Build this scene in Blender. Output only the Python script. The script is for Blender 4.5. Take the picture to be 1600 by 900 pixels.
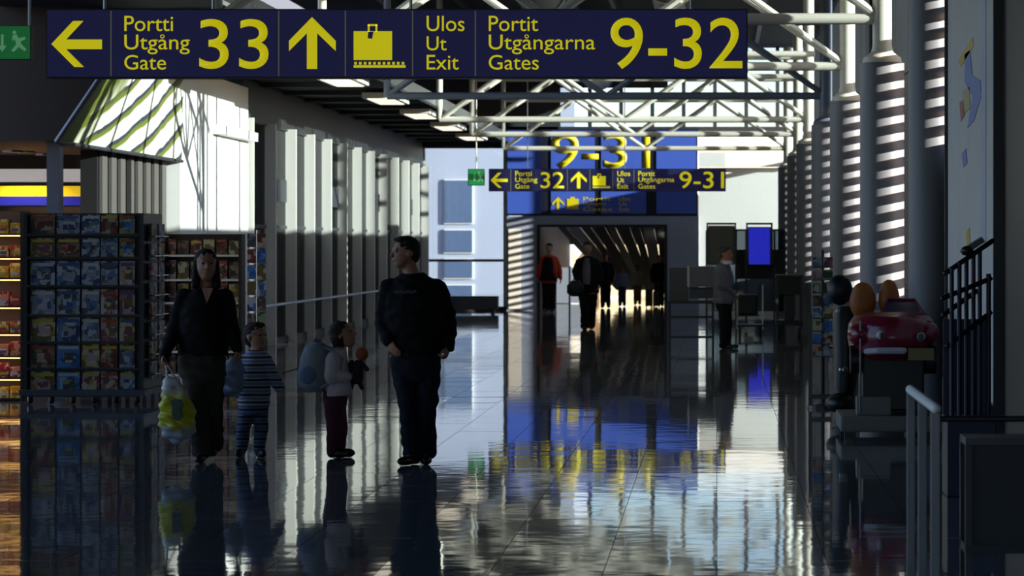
import bpy, bmesh, math, random
from mathutils import Vector, Matrix, noise, Euler
R = math.radians
random.seed(7)
sc = bpy.context.scene
for o in list(bpy.data.objects): bpy.data.objects.remove(o)
col = sc.collection

# ------------------------------------------------------------------ camera, sky, sun, exposure
F, H, VX, VY = 4444.44, 1.73, 1120.0, 383.0          # focal length in pixels, eye height, vanishing point (1600x900)
cd = bpy.data.cameras.new('camera'); cam = bpy.data.objects.new('camera', cd); col.objects.link(cam)
cam.location = (0, 0, H); cam.rotation_euler = (R(90), 0, 0)
cd.sensor_width = 36; cd.lens = 100; cd.shift_x = (800 - VX) / 1600; cd.shift_y = (VY - 450) / 1600
cd.clip_start = .5; cd.clip_end = 900
cd.dof.use_dof = True; cd.dof.focus_distance = 22.5; cd.dof.aperture_fstop = 5.6
sc.camera = cam
SUN_EL, SUN_AZ = R(11), R(20)
w = bpy.data.worlds.new('sky'); sc.world = w; w.use_nodes = True
nt = w.node_tree; bg = nt.nodes['Background']
sk = nt.nodes.new('ShaderNodeTexSky'); sk.sky_type = 'NISHITA'; sk.sun_disc = False
sk.sun_elevation = SUN_EL; sk.sun_rotation = R(90 + 20); sk.air_density = 1.0; sk.dust_density = .3; sk.ozone_density = 1.5
tn = nt.nodes.new('ShaderNodeMix'); tn.data_type = 'RGBA'; tn.blend_type = 'MULTIPLY'; tn.inputs[0].default_value = 1; tn.inputs[7].default_value = (1.08, .99, 1.2, 1)
nt.links.new(sk.outputs[0], tn.inputs[6]); nt.links.new(tn.outputs[2], bg.inputs[0]); bg.inputs[1].default_value = .42
sd = bpy.data.lights.new('sun', 'SUN'); sd.energy = 14; sd.angle = R(.53); sd.color = (1, .94, .82)
sun = bpy.data.objects.new('sun', sd); col.objects.link(sun)
SDIR = Vector((-math.cos(SUN_AZ) * math.cos(SUN_EL), math.sin(SUN_AZ) * math.cos(SUN_EL), -math.sin(SUN_EL)))
sun.rotation_euler = SDIR.to_track_quat('-Z', 'Y').to_euler(); sun.location = (30, -10, 20)
vs = sc.view_settings; vs.view_transform = 'Standard'; vs.look = 'None'; vs.exposure = 0; vs.gamma = 1; vs.use_curve_mapping = False

# ------------------------------------------------------------------ helpers
def lin(c):
    return tuple(((v / 255) / 12.92 if v / 255 <= .04045 else ((v / 255 + .055) / 1.055) ** 2.4) for v in c)
MATS = {}
def mat(name, rgb, rough=.6, metal=0, emit=0, var=.12, scale=6, bump=0, spec=.5, ergb=None):
    if name in MATS: return MATS[name]
    m = bpy.data.materials.new(name); m.use_nodes = True; n = m.node_tree; b = n.nodes['Principled BSDF']
    c = lin(rgb)
    tc = n.nodes.new('ShaderNodeTexCoord'); no = n.nodes.new('ShaderNodeTexNoise'); no.inputs['Scale'].default_value = scale
    no.inputs['Detail'].default_value = 4
    mx = n.nodes.new('ShaderNodeMix'); mx.data_type = 'RGBA'
    mx.inputs[6].default_value = (*[v * (1 - var) for v in c], 1); mx.inputs[7].default_value = (*[min(1, v * (1 + var)) for v in c], 1)
    n.links.new(tc.outputs['Object'], no.inputs['Vector']); n.links.new(no.outputs['Fac'], mx.inputs[0])
    n.links.new(mx.outputs[2], b.inputs['Base Color'])
    b.inputs['Roughness'].default_value = rough; b.inputs['Metallic'].default_value = metal
    b.inputs['Specular IOR Level'].default_value = spec
    if emit:
        b.inputs['Emission Color'].default_value = (*lin(ergb or rgb), 1); b.inputs['Emission Strength'].default_value = emit
    if bump:
        bp = n.nodes.new('ShaderNodeBump'); bp.inputs['Strength'].default_value = bump; bp.inputs['Distance'].default_value = .02
        n.links.new(no.outputs['Fac'], bp.inputs['Height']); n.links.new(bp.outputs[0], b.inputs['Normal'])
    MATS[name] = m; return m
def glass(name, tint=(225, 235, 240), dif=0.0, drgb=(120, 125, 130), ior=1.5):
    if name in MATS: return MATS[name]
    m = bpy.data.materials.new(name); m.use_nodes = True; n = m.node_tree; n.nodes.clear()
    out = n.nodes.new('ShaderNodeOutputMaterial'); tr = n.nodes.new('ShaderNodeBsdfTransparent'); gl = n.nodes.new('ShaderNodeBsdfGlossy')
    tr.inputs[0].default_value = (*lin(tint), 1); gl.inputs['Roughness'].default_value = .02
    fr = n.nodes.new('ShaderNodeFresnel'); fr.inputs[0].default_value = ior
    mx = n.nodes.new('ShaderNodeMixShader'); n.links.new(fr.outputs[0], mx.inputs[0]); n.links.new(gl.outputs[0], mx.inputs[2])
    if dif:
        df = n.nodes.new('ShaderNodeBsdfDiffuse'); df.inputs[0].default_value = (*lin(drgb), 1)
        m2 = n.nodes.new('ShaderNodeMixShader'); m2.inputs[0].default_value = dif
        n.links.new(tr.outputs[0], m2.inputs[1]); n.links.new(df.outputs[0], m2.inputs[2]); n.links.new(m2.outputs[0], mx.inputs[1])
    else: n.links.new(tr.outputs[0], mx.inputs[1])
    n.links.new(mx.outputs[0], out.inputs[0]); MATS[name] = m; return m
def pattern(name, cols, scale=14, rough=.45, kind='vor', stretch=(1, 1, 1), emit=0):
    """printed cover / packaging: flat colour patches picked from a palette"""
    if name in MATS: return MATS[name]
    m = bpy.data.materials.new(name); m.use_nodes = True; n = m.node_tree; b = n.nodes['Principled BSDF']
    tc = n.nodes.new('ShaderNodeTexCoord'); mp = n.nodes.new('ShaderNodeMapping'); mp.inputs['Scale'].default_value = stretch
    oi = n.nodes.new('ShaderNodeObjectInfo'); ad = n.nodes.new('ShaderNodeVectorMath'); ad.operation = 'ADD'
    sc_ = n.nodes.new('ShaderNodeVectorMath'); sc_.operation = 'SCALE'; sc_.inputs[3].default_value = 37
    n.links.new(oi.outputs['Random'], sc_.inputs[0]); n.links.new(tc.outputs['Object'], mp.inputs[0])
    n.links.new(mp.outputs[0], ad.inputs[0]); n.links.new(sc_.outputs[0], ad.inputs[1])
    if kind == 'vor':
        t = n.nodes.new('ShaderNodeTexVoronoi'); t.distance = 'CHEBYCHEV'; t.inputs['Scale'].default_value = scale; o = t.outputs['Color']
    else:
        t = n.nodes.new('ShaderNodeTexNoise'); t.inputs['Scale'].default_value = scale; o = t.outputs['Fac']
    n.links.new(ad.outputs[0], t.inputs['Vector'])
    rp = n.nodes.new('ShaderNodeValToRGB'); rp.color_ramp.interpolation = 'CONSTANT' if kind == 'vor' else 'LINEAR'
    e = rp.color_ramp.elements
    lo, hi = (0, 1) if kind == 'vor' else (.3, .7)
    while len(e) < len(cols): e.new(.5)
    kk = .9 if name.startswith('print_') else 1
    for i, c in enumerate(cols): c = tuple(v * kk for v in c); e[i].position = lo + (hi - lo) * i / len(cols); e[i].color = (*lin(c), 1)
    n.links.new(o, rp.inputs[0]); n.links.new(rp.outputs[0], b.inputs['Base Color']); b.inputs['Roughness'].default_value = rough
    if emit: n.links.new(rp.outputs[0], b.inputs['Emission Color']); b.inputs['Emission Strength'].default_value = emit
    MATS[name] = m; return m

BASE = {}
def W(px, py, D): return Vector(((px - VX) * D / F, D, H - (py - VY) * D / F))
def WX(px, D): return (px - VX) * D / F
def WZ(py, D): return H - (py - VY) * D / F
def DF(py): return F * H / (py - VY)
def tag(o, label=None, cat=None, group=None, kind=None):
    if label: o['label'] = label
    if cat: o['category'] = cat
    if group: o['group'] = group
    if kind: o['kind'] = kind
    return o
def thing(name, loc, label, cat, group=None, kind=None):
    o = bpy.data.objects.new(name, None); col.objects.link(o); o.location = loc; o.empty_display_size = .1
    BASE[o] = Vector(loc); return tag(o, label, cat, group, kind)
class MB:
    def __init__(s): s.v = []; s.f = []
    def add(s, vs, fs):
        k = len(s.v); s.v += [Vector(v) for v in vs]; s.f += [tuple(i + k for i in f) for f in fs]; return s
    def box(s, x0, x1, y0, y1, z0, z1):
        return s.add([(x0,y0,z0),(x1,y0,z0),(x1,y1,z0),(x0,y1,z0),(x0,y0,z1),(x1,y0,z1),(x1,y1,z1),(x0,y1,z1)],
                     [(3,2,1,0),(4,5,6,7),(0,1,5,4),(1,2,6,5),(2,3,7,6),(3,0,4,7)])
    def cbox(s, c, sx, sy, sz, rot=None):
        c = Vector(c); m = rot or Matrix.Identity(3); vs = []
        for z in (-1, 1):
            for x, y in ((-1,-1),(1,-1),(1,1),(-1,1)): vs.append(c + m @ Vector((x*sx/2, y*sy/2, z*sz/2)))
        return s.add(vs, [(3,2,1,0),(4,5,6,7),(0,1,5,4),(1,2,6,5),(2,3,7,6),(3,0,4,7)])
    def cap(s, p0, p1, r0, r1=None, n=12, round_=True):
        p0 = Vector(p0); p1 = Vector(p1); r1 = r0 if r1 is None else r1
        d = (p1 - p0); L = d.length; d = d / L if L > 1e-9 else Vector((0,0,1))
        a = d.orthogonal().normalized(); b = d.cross(a); rings = []
        if round_:
            for t in (80, 50, 25): rings.append((p0 - d * r0 * math.sin(R(t)), r0 * math.cos(R(t))))
        rings += [(p0, r0), (p1, r1)]
        if round_:
            for t in (25, 50, 80): rings.append((p1 + d * r1 * math.sin(R(t)), r1 * math.cos(R(t))))
        return s.rings([[c + (a * math.cos(2*math.pi*i/n) + b * math.sin(2*math.pi*i/n)) * r for i in range(n)] for c, r in rings])
    def tube(s, p0, p1, r, n=12): return s.cap(p0, p1, r, r, n, False)
    def rings(s, rs):
        n = len(rs[0]); vs = [v for r in rs for v in r]; fs = []
        for k in range(len(rs) - 1):
            for i in range(n):
                j = (i + 1) % n; fs.append((k*n+i, k*n+j, (k+1)*n+j, (k+1)*n+i))
        fs.append(tuple(reversed(range(n)))); fs.append(tuple(range((len(rs)-1)*n, len(rs)*n)))
        return s.add(vs, fs)
    def path(s, pts, r, n=8):
        for a, b in zip(pts, pts[1:]): s.cap(a, b, r, r, n)
        return s
    def ell(s, c, rad, rot=None, nu=16, nv=10):
        c = Vector(c); m = rot or Matrix.Identity(3); rs = []
        for k in range(nv):
            t = math.pi * (k + .5) / nv; z = -math.cos(t); q = math.sin(t)
            rs.append([c + m @ Vector((rad[0]*q*math.cos(2*math.pi*i/nu), rad[1]*q*math.sin(2*math.pi*i/nu), rad[2]*z)) for i in range(nu)])
        return s.rings(rs)
    def lathe(s, c, prof, n=24):
        c = Vector(c)
        return s.rings([[c + Vector((r*math.cos(2*math.pi*i/n), r*math.sin(2*math.pi*i/n), z)) for i in range(n)] for r, z in prof])
    def loft(s, levels, yaw=0, n=20):
        m = Matrix.Rotation(yaw, 3, 'Z'); rs = []
        for c, hw, hd in levels:
            c = Vector(c); rs.append([c + m @ Vector((hw*math.cos(2*math.pi*i/n), hd*math.sin(2*math.pi*i/n), 0)) for i in range(n)])
        if rs[0][0].z > rs[-1][0].z: rs.reverse()
        return s.rings(rs)
    def prism(s, pts, d):
        d = Vector(d); n = len(pts); pts = [Vector(p) for p in pts]
        fs = [tuple(range(n)), tuple(reversed(range(n, 2*n)))] + [(i, i+n, (i+1)%n+n, (i+1)%n) for i in range(n)]
        return s.add(pts + [p + d for p in pts], fs)
    def build(s, name, m, parent=None, smooth=False, bevel=0):
        me = bpy.data.meshes.new(name); off = BASE.get(parent, Vector())
        me.from_pydata([v - off for v in s.v], [], s.f)
        bm = bmesh.new(); bm.from_mesh(me); bmesh.ops.recalc_face_normals(bm, faces=bm.faces)
        if bevel: bmesh.ops.bevel(bm, geom=list(bm.edges), offset=bevel, segments=2, affect='EDGES', profile=.6)
        bm.to_mesh(me); bm.free()
        if m: me.materials.append(m)
        if smooth:
            for p in me.polygons: p.use_smooth = True
            me.set_sharp_from_angle(angle=R(40))
        o = bpy.data.objects.new(name, me); col.objects.link(o)
        if parent: o.parent = parent; BASE[o] = off
        return o
def box(name, m, dims, parent=None, bevel=0): return MB().box(*dims).build(name, m, parent, bevel=bevel)
def copy_to(o, parent, loc=None, name=None):
    c = o.copy(); col.objects.link(c); c.parent = parent
    if loc is not None: c.location = loc
    return c
def only(name, m, mb, label, cat, group=None, smooth=False, bevel=0):
    """a thing that is a single mesh, with its origin at its base"""
    cx = sum((v.x for v in mb.v)) / len(mb.v); cy = sum((v.y for v in mb.v)) / len(mb.v); cz = min(v.z for v in mb.v)
    b = Vector((cx, cy, cz)); mb.v = [v - b for v in mb.v]
    o = mb.build(name, m, None, smooth, bevel); o.location = b; BASE[o] = b
    return tag(o, label, cat, group)
def struct(o): o['kind'] = 'structure'; return o

# shared materials
white = mat('white_paint', (232, 228, 220), .5, var=.03)
tubew = mat('white_tube_paint', (226, 220, 204), .4, var=.03)
wallw = mat('white_wall', (235, 232, 226), .6, var=.03)
steel = mat('brushed_steel', (150, 152, 156), .3, 1, var=.08, scale=30)
dsteel = mat('dark_steel', (58, 61, 68), .35, .7, var=.1)
colm = mat('column_metal', (128, 130, 136), .5, 0, var=.06, scale=3)
black = mat('black_plastic', (14, 14, 16), .45, var=.2)
roofm = mat('roof_deck', (46, 48, 52), .8, var=.2, scale=1.5)
dgrey = mat('dark_grey_paint', (52, 54, 58), .5, var=.1)
portalm = mat('portal_blue_grey', (146, 156, 178), .5, var=.05)
pane = glass('window_glass')
paneg = glass('tinted_glass', (150, 160, 170))
brown = mat('dark_brown_panel', (44, 33, 27), .55, var=.1)
yel = mat('sign_yellow', (214, 203, 18), .5, emit=.64, var=.02)
navy = mat('sign_navy', (20, 20, 54), .5, emit=.8, var=.05)

# ------------------------------------------------------------------ ground, floor
struct(box('ground', mat('apron_concrete', (120, 120, 118), .9, var=.1, scale=.1), (-400, 400, -100, 500, -4.4, -4.2)))
def floor_mat():
    m = bpy.data.materials.new('polished_stone'); m.use_nodes = True; n = m.node_tree; b = n.nodes['Principled BSDF']
    tc = n.nodes.new('ShaderNodeTexCoord'); no = n.nodes.new('ShaderNodeTexNoise'); no.inputs['Scale'].default_value = 120; no.inputs['Detail'].default_value = 3
    geo = n.nodes.new('ShaderNodeNewGeometry'); rp = n.nodes.new('ShaderNodeValToRGB')
    rp.color_ramp.elements[0].color = (*lin((98, 99, 102)), 1); rp.color_ramp.elements[1].color = (*lin((126, 126, 128)), 1)
    n.links.new(geo.outputs['Position'], no.inputs['Vector']); n.links.new(no.outputs['Fac'], rp.inputs[0]); n.links.new(rp.outputs[0], b.inputs['Base Color'])
    b.inputs['Roughness'].default_value = .04; b.inputs['IOR'].default_value = 1.55
    n2 = n.nodes.new('ShaderNodeTexNoise'); n2.inputs['Scale'].default_value = 3.5; n2.inputs['Detail'].default_value = 1.5
    bp = n.nodes.new('ShaderNodeBump'); bp.inputs['Strength'].default_value = .1; bp.inputs['Distance'].default_value = .01
    n.links.new(geo.outputs['Position'], n2.inputs['Vector']); n.links.new(n2.outputs['Fac'], bp.inputs['Height']); n.links.new(bp.outputs[0], b.inputs['Normal'])
    return m
stone = floor_mat()
floor = struct(box('floor', mat('joint_grout', (30, 30, 31), .8), (-14, 2.5, 8, 112, -.3, -.006)))
BASE[floor] = Vector()
TW, TL, G = .6, 1.2, .004
tile0 = None; rest = MB()
for r in range(int((110 - 9.6) / TL)):
    y = 9.6 + r * TL + TL / 2
    for c in range(27):
        x = -13.8 + c * TW + TW / 2
        tx, ty = random.gauss(0, .0009), random.gauss(0, .0008)
        px0, px1 = VX + (x - .3) * F / y, VX + (x + .3) * F / y
        if 14.6 < y < 32.6 and px1 > 0 and px0 < 1600:
            if tile0 is None:
                me = MB().box(-TW/2+G/2, TW/2-G/2, -TL/2+G/2, TL/2-G/2, -.006, 0).build('tile', stone, floor); tile0 = me; t = me
            else: t = copy_to(tile0, floor)
            t.location = (x, y, 0); t.rotation_euler = (tx, ty, 0)
        else:
            m3 = Euler((tx, ty, 0)).to_matrix(); a, b_ = TW/2-G/2, TL/2-G/2
            q = [Vector((x, y, 0)) + m3 @ Vector(v) for v in ((-a,-b_,0),(a,-b_,0),(a,b_,0),(-a,b_,0))]
            rest.add(q, [(0, 1, 2, 3)])
tag(rest.build('tile_field', stone, floor), kind='stuff')

# ------------------------------------------------------------------ right side: columns, louvred window wall
TD = [22.6, 30.8, 39.0, 46.7, 55.5, 62.9, 72.1]       # depth of each truss / column
XR = 2.45
wr = struct(box('wall_right', dgrey, (XR, XR + .2, 26.6, 75.4, 0, 1.15))); BASE[wr] = Vector()
box('eaves_beam', dgrey, (XR, XR + .25, 8, 75.4, 6.75, 7.0), wr)
box('transom_beam', dgrey, (XR + .02, XR + .18, 26.6, 75.4, 3.98, 4.08), wr)
slatm = mat('louvre_aluminium', (95, 98, 104), .45, .5, var=.05)
bays = [20.6] + [d - .7 for d in TD[1:]] + [75.4]
sl0 = None
def louvres(y0, y1, z, zmax=3.95):
    """bank of sloping blades between two depths"""
    global sl0
    while z < zmax:
        if sl0 is None:
            sl0 = MB().cbox((0, 0, 0), .16, 1.0, .012, Matrix.Rotation(R(-48), 3, 'Y')).build('louvre_slat', slatm, wr); s_ = sl0
        else: s_ = copy_to(sl0, wr)
        s_.location = (XR + .08, (y0 + y1) / 2, z); s_.scale = (1, y1 - y0, 1); z += .187
for i, d in enumerate(TD):
    ya, yb_ = d - (1.3 if i == 3 else .74), d + (.35 if i == 6 else .06)
    if i == 0: ya, yb_ = 26.98, 27.56
    louvres(ya, yb_, 2.72 if i == 0 else 1.24, 6.6 if i == 0 else 3.95)
    nxt = TD[i + 1] - (1.3 if i == 2 else .74) if i < 6 else 74.3
    for yy in (ya, yb_): box('post', dgrey, (XR, XR + .16, yy - .03, yy + .03, 0, 6.75), wr)
    box('solid_panel', dgrey, (XR + .04, XR + .12, yb_ + .03, nxt - .03, 0, 3.98), wr)  # unseen infill, added to keep sun off the opposite wall
    box('parapet_panel', dgrey, (XR, XR + .16, ya, yb_, 0, 2.66 if i == 0 else 1.15), wr)
    if i:
        box('window_pane', pane, (XR + .1, XR + .11, ya, nxt, 4.08, 6.75), wr)
        st_ = .466 if i > 3 else 2.1
        k = 0; yy = d - .55 + (0 if i == 6 else TD[min(i + 1, 6)] - d)
        while yy - k * st_ > ya + .2:
            box('mullion', dgrey, (XR + .02, XR + .16, yy - k * st_ - .04, yy - k * st_ + .04, 4.08, 6.75), wr); k += 1
box('solid_panel', dgrey, (XR + .04, XR + .12, 21.75, 26.95, 0, 6.75), wr); box('upper_panel', dgrey, (XR + .04, XR + .12, 27.56, 30.05, 3.98, 6.75), wr)
box('corner_pane', pane, (XR + .1, XR + .11, 74.3, 75.4, 0, 3.98), wr)
box('sun_blocker', dgrey, (XR + .03, XR + .06, 43.6, 46.4, 4.08, 6.75), wr)  # unseen panel, added to throw the fourth truss into shade
# the hall goes on behind the viewer
wk = struct(box('wall_back', dgrey, (-9.2, 2.7, -4.3, -4, 0, .5))); BASE[wk] = Vector()
box('upper_wall', dgrey, (-9.2, 2.7, -4.3, -4, 6.6, 7.2), wk)
for k in range(5): box('window_pane', pane, (-9.1 + k * 2.36, -6.9 + k * 2.36, -4.2, -4.18, .5, 6.6), wk); box('mullion', dgrey, (-9.2 + k * 2.36, -9.1 + k * 2.36, -4.3, -4, .5, 6.6), wk)  # unseen glazing, added so sky light fills in from behind
wn_ = struct(box('wall_left_near', dgrey, (-9.2, -9.0, -4, 30, 0, .6))); BASE[wn_] = Vector()
box('upper_wall', dgrey, (-9.2, -9.0, -4, 30, 6.6, 7.2), wn_)
for k in range(10): box('window_pane', pane, (-9.12, -9.1, -3.9 + k * 3.4, -.6 + k * 3.4, .6, 6.6), wn_); box('mullion', dgrey, (-9.2, -9.0, -4 + k * 3.4, -3.9 + k * 3.4, .6, 6.6), wn_)  # unseen side glazing, added to lift the near hall with sky light
struct(box('floor_near', stone, (-9.2, 2.7, -12, 8, -.3, 0)))
pier = struct(box('wall_right_pier', mat('dark_pier', (30, 31, 35), .5), (2.2, 2.7, -12, 21.75, 0, 7.2)))
# printed glass advert
adv = thing('advertising_panel', (2.16, 24.1, 0), 'tall grey glass advert with blue and yellow figure beside the dark pier', 'advert')
adm = mat('frosted_print', (206, 204, 200), .7, var=.1, scale=2, spec=.2)
box('glass_sheet', adm, (2.15, 2.17, 21.8, 26.5, .5, 4.6), adv)
for y in (21.82, 26.48): box('edge_frame', dgrey, (2.12, 2.2, y - .03, y + .03, 0, 4.7), adv)
box('top_frame', dgrey, (2.12, 2.2, 21.8, 26.5, 4.6, 4.7), adv); box('plinth', dgrey, (2.1, 2.22, 21.8, 26.5, 0, .5), adv)
def adpoly(name, rgb, pts):
    m = mat('ad_' + name, rgb, .5, var=.1)
    q = [Vector((2.149, 2.15 * F / (px - VX), H - (py - VY) * 2.15 / (px - VX))) for px, py in pts]
    MB().prism(q, (-.004, 0, 0)).build('print_' + name, m, adv)
adpoly('yellow', (196, 160, 40), [(1498,95),(1520,58),(1522,72),(1502,105)])
adpoly('blue', (92, 118, 190), [(1508,85),(1516,78),(1520,118),(1532,125),(1534,150),(1522,190),(1512,200),(1520,150),(1508,128)])
adpoly('red', (150, 70, 60), [(1500,160),(1506,155),(1508,180),(1502,190)])
adpoly('ochre', (176, 160, 100), [(1505,142),(1516,136),(1516,170),(1507,178)])
adpoly('pale', (170, 178, 200), [(1534,0),(1541,0),(1541,380),(1534,380)])
adpoly('blue_low', (92, 118, 190), [(1503,240),(1510,232),(1512,255),(1506,262)])
adpoly('yellow_low', (196, 160, 40), [(1510,362),(1515,355),(1517,385),(1512,392)])
names = ['nearest', 'second', 'third', 'fourth', 'fifth', 'sixth', 'farthest']
for i, d in enumerate(TD):
    x = WX(1453, 27.5) if i == 0 else 1.79
    d_ = 27.5 if i == 0 else d; r = .207 if i == 0 else .24
    lab = ['smooth dark round column beside the grey glass advert', 'wide striped column right behind the red toy car ride', 'striped round column just left of the one behind the toy car',
           'shadowed round column, fourth from the glass advert', 'striped round column, third from the far white wall', 'striped round column, second from the far white wall', 'round column closest to the far white wall'][i]
    c = thing('round_column', (x, d_, 0), lab, 'column', 'columns along the right window wall')
    top = 5.2 if i == 0 else 3.7
    MB().lathe((x, d_, 0), [(r+.02, 0), (r+.02, .12), (r, .13), (r, top)], 32).build('shaft', colm, c, True)
    MB().lathe((x, d_, top), [(r*.9, 0), (r*.85, .06), (.12, .12), (.105, .2), (.105, 6.75 - top)], 20).build('upper_tube', tubew if i != 3 else mat('shaded_tube_paint', (104, 114, 132), .4, var=.04), c, True)  # fourth upper tube carries the same painted shade

# ------------------------------------------------------------------ roof, trusses, ducts, left ceiling
roof = struct(box('ceiling', roofm, (-9.2, 2.8, -12, 76, 7.0, 7.2))); BASE[roof] = Vector()
for k, x in enumerate((-7, -5.4, -3.8, -2.2, -.6, 1.0)): box('purlin', dgrey, (x - .05, x + .05, 8, 76, 6.8, 7.0), roof)
for i, d in enumerate(TD):
    t = thing('roof_truss', (1.79, d, 4.18), ['white tubular roof truss directly above the big gate sign', 'white tubular truss with the thickest lit chord right of the big gate sign', 'white tubular truss just under and behind the right end of the big sign',
        'dark tubular truss standing in shadow below the big sign', 'lit white truss right behind the dark truss', 'lit white truss crossing in front of the large blue sign', 'farthest thin white truss against the far wall'][i], 'truss', 'roof trusses across the hall')
    m = mat('shaded_tube_paint', (104, 114, 132), .4, var=.04) if i == 3 else tubew  # fourth truss: its shade is painted into the tube colour
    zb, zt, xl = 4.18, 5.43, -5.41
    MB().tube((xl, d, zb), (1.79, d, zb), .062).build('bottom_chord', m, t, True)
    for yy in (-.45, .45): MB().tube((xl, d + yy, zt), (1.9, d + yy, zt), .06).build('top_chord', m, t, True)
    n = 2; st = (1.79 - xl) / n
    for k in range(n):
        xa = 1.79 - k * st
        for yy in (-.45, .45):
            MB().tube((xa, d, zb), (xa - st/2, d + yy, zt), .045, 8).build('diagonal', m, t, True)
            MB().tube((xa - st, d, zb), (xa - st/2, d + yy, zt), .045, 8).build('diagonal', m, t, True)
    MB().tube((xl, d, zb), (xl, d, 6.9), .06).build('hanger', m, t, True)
ductm = mat('galvanised_duct', (120, 122, 124), .5, .4, var=.12)
for x, z, r, lab in ((-3.1, 6.2, .42, 'round grey air duct running along the roof left of centre'), (-.9, 6.3, .3, 'thinner round air duct under the roof above the blue sign')):
    o = thing('air_duct', (x, 45, z), lab, 'duct')
    for a in range(9):
        y0 = 20 + a * 6
        MB().tube((x, y0, z), (x, y0 + 5.9, z), r, 20).build('duct_section', ductm, o, True)
        MB().tube((x, y0 + 5.88, z), (x, y0 + 6.02, z), r + .03, 20).build('collar', steel, o, True)
lc = struct(box('ceiling_left', mat('left_ceiling', (58, 56, 53), .7, var=.25, scale=.8), (-8.3, -5.5, 30, 76, 4.5, 4.62))); BASE[lc] = Vector()
box('edge_trim', steel, (-5.56, -5.46, 30, 76, 4.44, 4.66), lc)
for k in range(18): box('ceiling_rib', dgrey, (-8.2, -5.56, 31 + k * 2.5, 31.1 + k * 2.5, 4.42, 4.5), lc)
lampm = mat('lamp_diffuser', (255, 244, 220), .5, emit=1.2, var=.01)
for k in range(6):
    y = 38.5 + k * 6.0
    o = thing('ceiling_lamp', (-6.0, y, 4.36), ['long ceiling lamp box closest to the big gate sign', 'second lamp box along the low dark ceiling', 'third lamp box along the low dark ceiling', 'fourth lamp box along the low dark ceiling', 'fifth lamp box along the low dark ceiling', 'farthest lamp box on the low dark ceiling'][k], 'lamp', 'lamps on the low left ceiling')
    box('housing', white, (-6.3, -5.7, y, y + 2.2, 4.34, 4.44), o); box('diffuser', lampm, (-6.22, -5.78, y + .1, y + 2.1, 4.325, 4.34), o)

# ------------------------------------------------------------------ left side: white wall block, glazed fins
XL = -7.8
wl = struct(box('wall_left', wallw, (XL - .4, -7.66, 40.6, 46.5, 0, 4.3))); BASE[wl] = Vector()
box('ledge', wallw, (-7.66, -7.5, 43.2, 46.5, 3.42, 3.56), wl)
gw = struct(box('window_1', dgrey, (XL - .1, XL + .06, 46.5, 75, 0, .1))); BASE[gw] = Vector()
box('head_beam', mat('head_beam_grey', (40, 40, 42), .5), (XL - .1, XL + .05, 46.5, 75, 3.78, 4.5), gw)
finm = mat('fin_paint', (228, 224, 214), .5, var=.03)
ys = [46.7 + 2.36 * k for k in range(13)]
for k, y in enumerate(ys):
    box('mullion', finm, (XL - .01, XL + .2, y - .045, y + .045, 0, 3.82), gw)
    if k < 12:
        box('window_pane', glass('coated_glass', (150, 160, 170), ior=1.07), (XL - .01, XL + .01, y + .045, ys[k+1] - .045, .1, 3.78), gw)
        MB().tube((XL + .2, y, .70), (XL + .2, ys[k+1], .70), .025, 8).build('guard_rail', steel, gw, True)
        if k % 3 == 1: box('spandrel', dgrey, (XL - .03, XL + .04, y + .1, ys[k+1] - .1, 2.5, 2.9), gw)
        box('transom', dgrey, (XL - .03, XL + .04, y + .05, ys[k+1] - .05, 2.02, 2.08), gw)

# ------------------------------------------------------------------ far end: glazing, portal, white wall
DE = 75.4
fg = struct(box('window_2', dgrey, (XL, -5.55, DE, DE + .15, 0, .1))); BASE[fg] = Vector()
for px in (660, 790): box('mullion', finm, (WX(px, DE) - .06, WX(px, DE) + .06, DE, DE + .2, 0, 4.3), fg)
for a, b in ((660, 790),): box('window_pane', pane, (WX(a, DE) + .06, WX(b, DE) - .06, DE + .08, DE + .09, .1, 4.3), fg)
box('transom', dgrey, (XL, -5.55, DE + .02, DE + .1, WZ(409, DE), WZ(405, DE)), fg)
uw = struct(box('window_3', dgrey, (-8.3, 2.45, DE, DE + .2, 4.75, 4.87))); BASE[uw] = Vector()
box('dark_fascia', roofm, (-8.3, -4.2, DE, DE + .2, 4.3, 7.0), uw)
for k in range(8):
    x = -4.2 + k * .83
    box('mullion', dgrey, (x - .05, x + .05, DE + .02, DE + .16, 4.87, 7.0), uw)
    if k < 8: box('window_pane', pane, (x + .05, min(2.45, x + .78), DE + .08, DE + .09, 4.87, 7.0), uw)
box('clerestory_blind', roofm, (-4.2, -1.3, DE + .05, DE + .07, 5.9, 7.0), uw)
wf = struct(box('wall_far', wallw, (WX(1092, DE), 2.45, DE, DE + .3, 0, WZ(262, DE)))); BASE[wf] = Vector()
box('upper_band', wallw, (WX(1092, DE), 2.2, DE - .25, DE, WZ(261, DE), WZ(238, DE)), wf)
pt = struct(box('wall_portal', portalm, (WX(1043, DE), WX(1092, DE), DE - .3, DE + .5, 0, WZ(338, DE)))); BASE[pt] = Vector()
box('portal_jamb', portalm, (WX(793, DE), WX(840, DE), DE - .3, DE + .5, 0, WZ(338, DE)), pt)
box('portal_lintel', portalm, (WX(840, DE), WX(1043, DE), DE - .3, DE + .5, WZ(351, DE), WZ(338, DE)), pt)
box('cream_strip', finm, (WX(796, DE), WX(815, DE), DE - .34, DE - .3, .05, WZ(358, DE)), pt)
for a, b, c, d in ((840, 845, 351, 485), (1038, 1043, 351, 485), (845, 1038, 351, 355)):
    box('opening_frame', black, (WX(a, DE), WX(b, DE), DE - .33, DE - .3, max(0, WZ(d, DE)), WZ(c, DE)), pt)
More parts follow.
